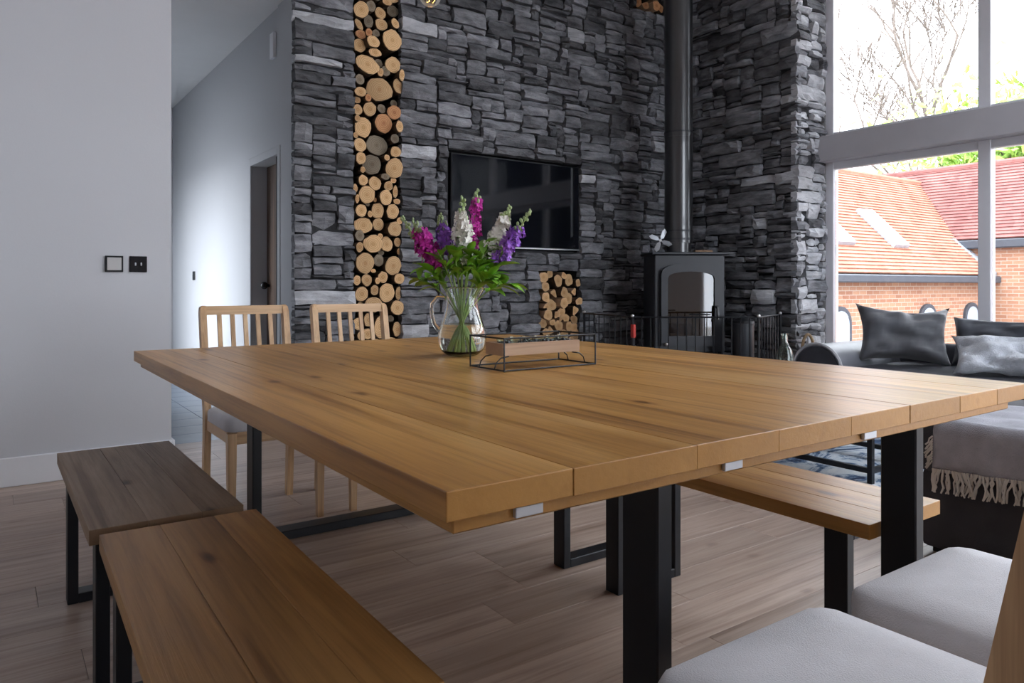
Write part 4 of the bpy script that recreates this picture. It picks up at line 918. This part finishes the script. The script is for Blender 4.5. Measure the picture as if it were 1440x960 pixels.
fr = random.Random(21)
JR = Matrix.Translation((JX, JY, TZ)) @ Matrix.Rotation(-.6174, 4, 'Z')
def flower(label, tip, bud, col, size, foot, mat2='bud_green', dense=1.0):
    # tip: (right, depth, up) of the spike's end; blossoms from fraction 'bud' of the spike
    t = thing('cut_flower', label, 'flower', (JX, JY, TZ + .009), -.6174, 'stocks standing in the glass jug')
    foot = Vector((foot[0], foot[1], .012)); tip = Vector(tip); d = tip - foot
    neck = Vector((max(-.036, min(.036, tip.x * .30)), max(-.034, min(.034, tip.y * .35)), .215))
    pts = []
    for k in range(13):
        s = k / 12; pts.append(foot * (1 - s) ** 2 + neck * 2 * s * (1 - s) * 1.0 + tip * s * s)
    # keep the stem inside the neck
    def at(s): return foot * (1 - s) ** 2 + neck * 2 * s * (1 - s) + tip * s * s
    G().tube(pts, [.0042] * 9 + [.0036, .003, .002, .001], 6).build('stem', 'stem_green', t, True)
    g = G(); lo, hi, rad = size
    n = int(90 * dense * (hi - lo) / .35)
    for k in range(n):
        s = lo + (hi - lo) * fr.random(); w = (s - lo) / (hi - lo); c = at(s)
        a = fr.uniform(0, 6.28); r = rad * (.55 + .45 * math.sin(math.pi * min(1, .25 + w * .75))) * fr.uniform(.35, 1)
        c = c + Vector((math.cos(a) * r, math.sin(a) * r, fr.uniform(-.008, .008)))
        out = Vector((math.cos(a), math.sin(a), fr.uniform(-.1, .6))).normalized(); q = out.orthogonal().normalized(); e2 = out.cross(q)
        ps = .0135 * fr.uniform(.8, 1.25)
        for m in range(4):
            b = 2 * math.pi * m / 4 + fr.uniform(-.3, .3); dd = q * math.cos(b) + e2 * math.sin(b); sd_ = out.cross(dd)
            g.add([c, c + dd * ps * .7 + sd_ * ps * .5 + out * ps * .25, c + dd * ps * 1.25 + out * ps * fr.uniform(-.1, .4), c + dd * ps * .7 - sd_ * ps * .5 + out * ps * .25], [(0, 1, 2), (0, 2, 3)])
    g.build('blossom', col, t, fixn=False)
    g = G()
    for k in range(int(26 * (1.0 - hi) / .15) + 4):
        s = hi - .02 + (1.02 - hi) * fr.random(); c = at(s); w = (s - hi) / max(.01, 1 - hi); a = fr.uniform(0, 6.28); r = .014 * (1 - w * .7)
        g.ball(c + Vector((math.cos(a) * r, math.sin(a) * r, fr.uniform(0, .01))), .0055 - .002 * w, 6, 4, 1.5)
    g.build('buds', mat2, t, True)
    return t
flower('magenta stock leaning far left over the jug handle side', (-.165, -.02, .455), .6, 'petal_magenta', (.66, .92, .046), (.03, 0), dense=1.7)
flower('purple stock just behind the leaning magenta flower', (-.078, .03, .475), .6, 'petal_purple', (.74, .93, .034), (.02, .02))
flower('pale green half open stock sprig leaning left', (-.215, .03, .470), .6, 'petal_cream', (.72, .82, .018), (.035, .01), dense=.5)
flower('tall white stock in the middle of the bouquet', (.005, -.04, .530), .6, 'petal_white', (.60, .90, .040), (-.01, .01), 'bud_green', 1.8)
flower('tall thin magenta stock behind the middle white flower', (.052, .03, .560), .6, 'petal_magenta', (.70, .95, .026), (-.02, .02), dense=1.0)
flower('white stock leaning right in front of the television', (.165, .0, .505), .6, 'petal_white', (.64, .93, .034), (-.035, 0), dense=1.4)
flower('purple stock leaning furthest right', (.235, -.02, .480), .6, 'petal_purple', (.66, .89, .040), (-.04, -.01), dense=1.4)
flower('cream fading stock drooping low on the left', (-.125, .02, .345), .6, 'petal_cream', (.76, .98, .020), (.03, -.02), 'petal_cream', .9)
# leaves: each spray of leaves is a stem of its own
def spray(tip, foot, nl, seed, label='leafy green stem spreading above the jug rim'):
    rr = random.Random(seed); t = thing('leaf_spray', label, 'foliage', (JX, JY, TZ + .009), -.6174, label.replace('green leafy stem', 'leafy stems'))
    foot = Vector((foot[0], foot[1], .012)); tip = Vector(tip); neck = Vector((max(-.036, min(.036, tip.x * .3)), max(-.034, min(.034, tip.y * .3)), .225))
    at = lambda s: foot * (1 - s) ** 2 + neck * 2 * s * (1 - s) + tip * s * s
    G().tube([at(k / 10) for k in range(11)], .0024, 5).build('stem', 'stem_green', t, True)
    for k in range(nl):
        s = .66 + .34 * (k + .5) / nl; c = at(s); a = rr.uniform(0, 6.28); L = rr.uniform(.055, .095); w = rr.uniform(.014, .023)
        d = (Vector((math.cos(a), math.sin(a), rr.uniform(-.2, .5))) + (at(1) - at(.8)).normalized() * .9).normalized(); side = d.cross(Vector((0, 0, 1))).normalized(); up = side.cross(d)
        vs_ = []; droop = rr.uniform(.1, .5)
        for q, ww in ((0, .12), (.2, .6), (.45, 1), (.7, .85), (.9, .4), (1, .04)):
            p = c + d * L * q - Vector((0, 0, 1)) * droop * L * q * q
            vs_ += [p - side * w * ww + up * w * .35 * ww, p, p + side * w * ww + up * w * .35 * ww]
        fs = [(3 * i + j, 3 * i + j + 1, 3 * i + j + 4, 3 * i + j + 3) for i in range(5) for j in range(2)]
        G().add(vs_, fs).build('leaf', 'leaf_green', t, True, angle=180, fixn=False)
for k, (tp, ft) in enumerate([((-.12, -.03, .29), (.03, 0)), ((-.07, -.06, .335), (.02, -.02)), ((-.02, -.07, .34), (.01, -.03)), ((.03, -.06, .35), (-.01, -.02)), ((.075, -.05, .34), (-.02, -.02)), ((.12, -.03, .30), (-.03, 0)),
        ((.155, -.02, .235), (-.035, .01)), ((.10, -.07, .26), (-.02, -.03)), ((-.03, .05, .34), (0, .03)), ((.06, .05, .33), (-.01, .03)), ((-.15, 0, .25), (.03, .02)), ((.0, -.03, .38), (.0, -.01)), ((.09, .0, .37), (-.03, .02))]):
    spray(tp, ft, 12, 70 + k, 'green leafy stem leaning over the jug handle side' if tp[0] < -.05 else 'green leafy stem leaning over the jug spout side' if tp[0] > .05 else 'green leafy stem standing upright among the flowers')

# ---- wire candle tray on the table
ctr = thing('wire_centrepiece', 'black wire box frame holding a wooden trough on the dining table', 'centrepiece', (1.333, 1.766, TZ + .001), R(0))
hx, hy, hz, wr_ = .168, .088, .092, .0026
for z in (wr_, hz):
    for s in (-1, 1):
        G().tube([(-hx, s * hy, z), (hx, s * hy, z)], wr_, 6).build('wire', 'black_metal', ctr, True); G().tube([(s * hx, -hy, z), (s * hx, hy, z)], wr_, 6).build('wire', 'black_metal', ctr, True)
for sx in (-1, 1):
    for sy in (-1, 1): G().tube([(sx * hx, sy * hy, 0), (sx * hx, sy * hy, hz + wr_)], wr_, 6).build('wire', 'black_metal', ctr, True)
    for sy in (-.45, .45): G().tube([(sx * hx, sy * hy, wr_), (sx * (hx - .006), sy * hy, .02), (sx * (hx - .022), sy * hy, .033), (sx * (hx - .05), sy * hy, .037)], .002, 6).build('bracket', 'black_metal', ctr, True)
tx, ty = .142, .045
G().box(-tx, tx, -ty, ty, .039, .046).box(-tx, tx, -ty, -ty + .008, .046, .074).box(-tx, tx, ty - .008, ty, .046, .074).box(-tx, -tx + .008, -ty + .008, ty - .008, .046, .074).box(tx - .008, tx, -ty + .008, ty - .008, .046, .074).build('trough', 'tray_wood', ctr)
pr = random.Random(2); g = G()
for k in range(90): g.ball((pr.uniform(-tx + .014, tx - .014), pr.uniform(-ty + .014, ty - .014), .062 + pr.random() * .014), pr.uniform(.005, .009), 6, 4, .7)
g.build('pebbles', 'pebble_dark', ctr)['kind'] = 'stuff'
for k in range(6):
    x = -tx + .03 + k * (2 * tx - .06) / 5
    c_ = G().lathe([(.015, .066), (.019, .088), (.0175, .088), (.0135, .068)], 12, (x, 0, 0)).build('tealight_cup', 'bottle_glass', ctr, True)
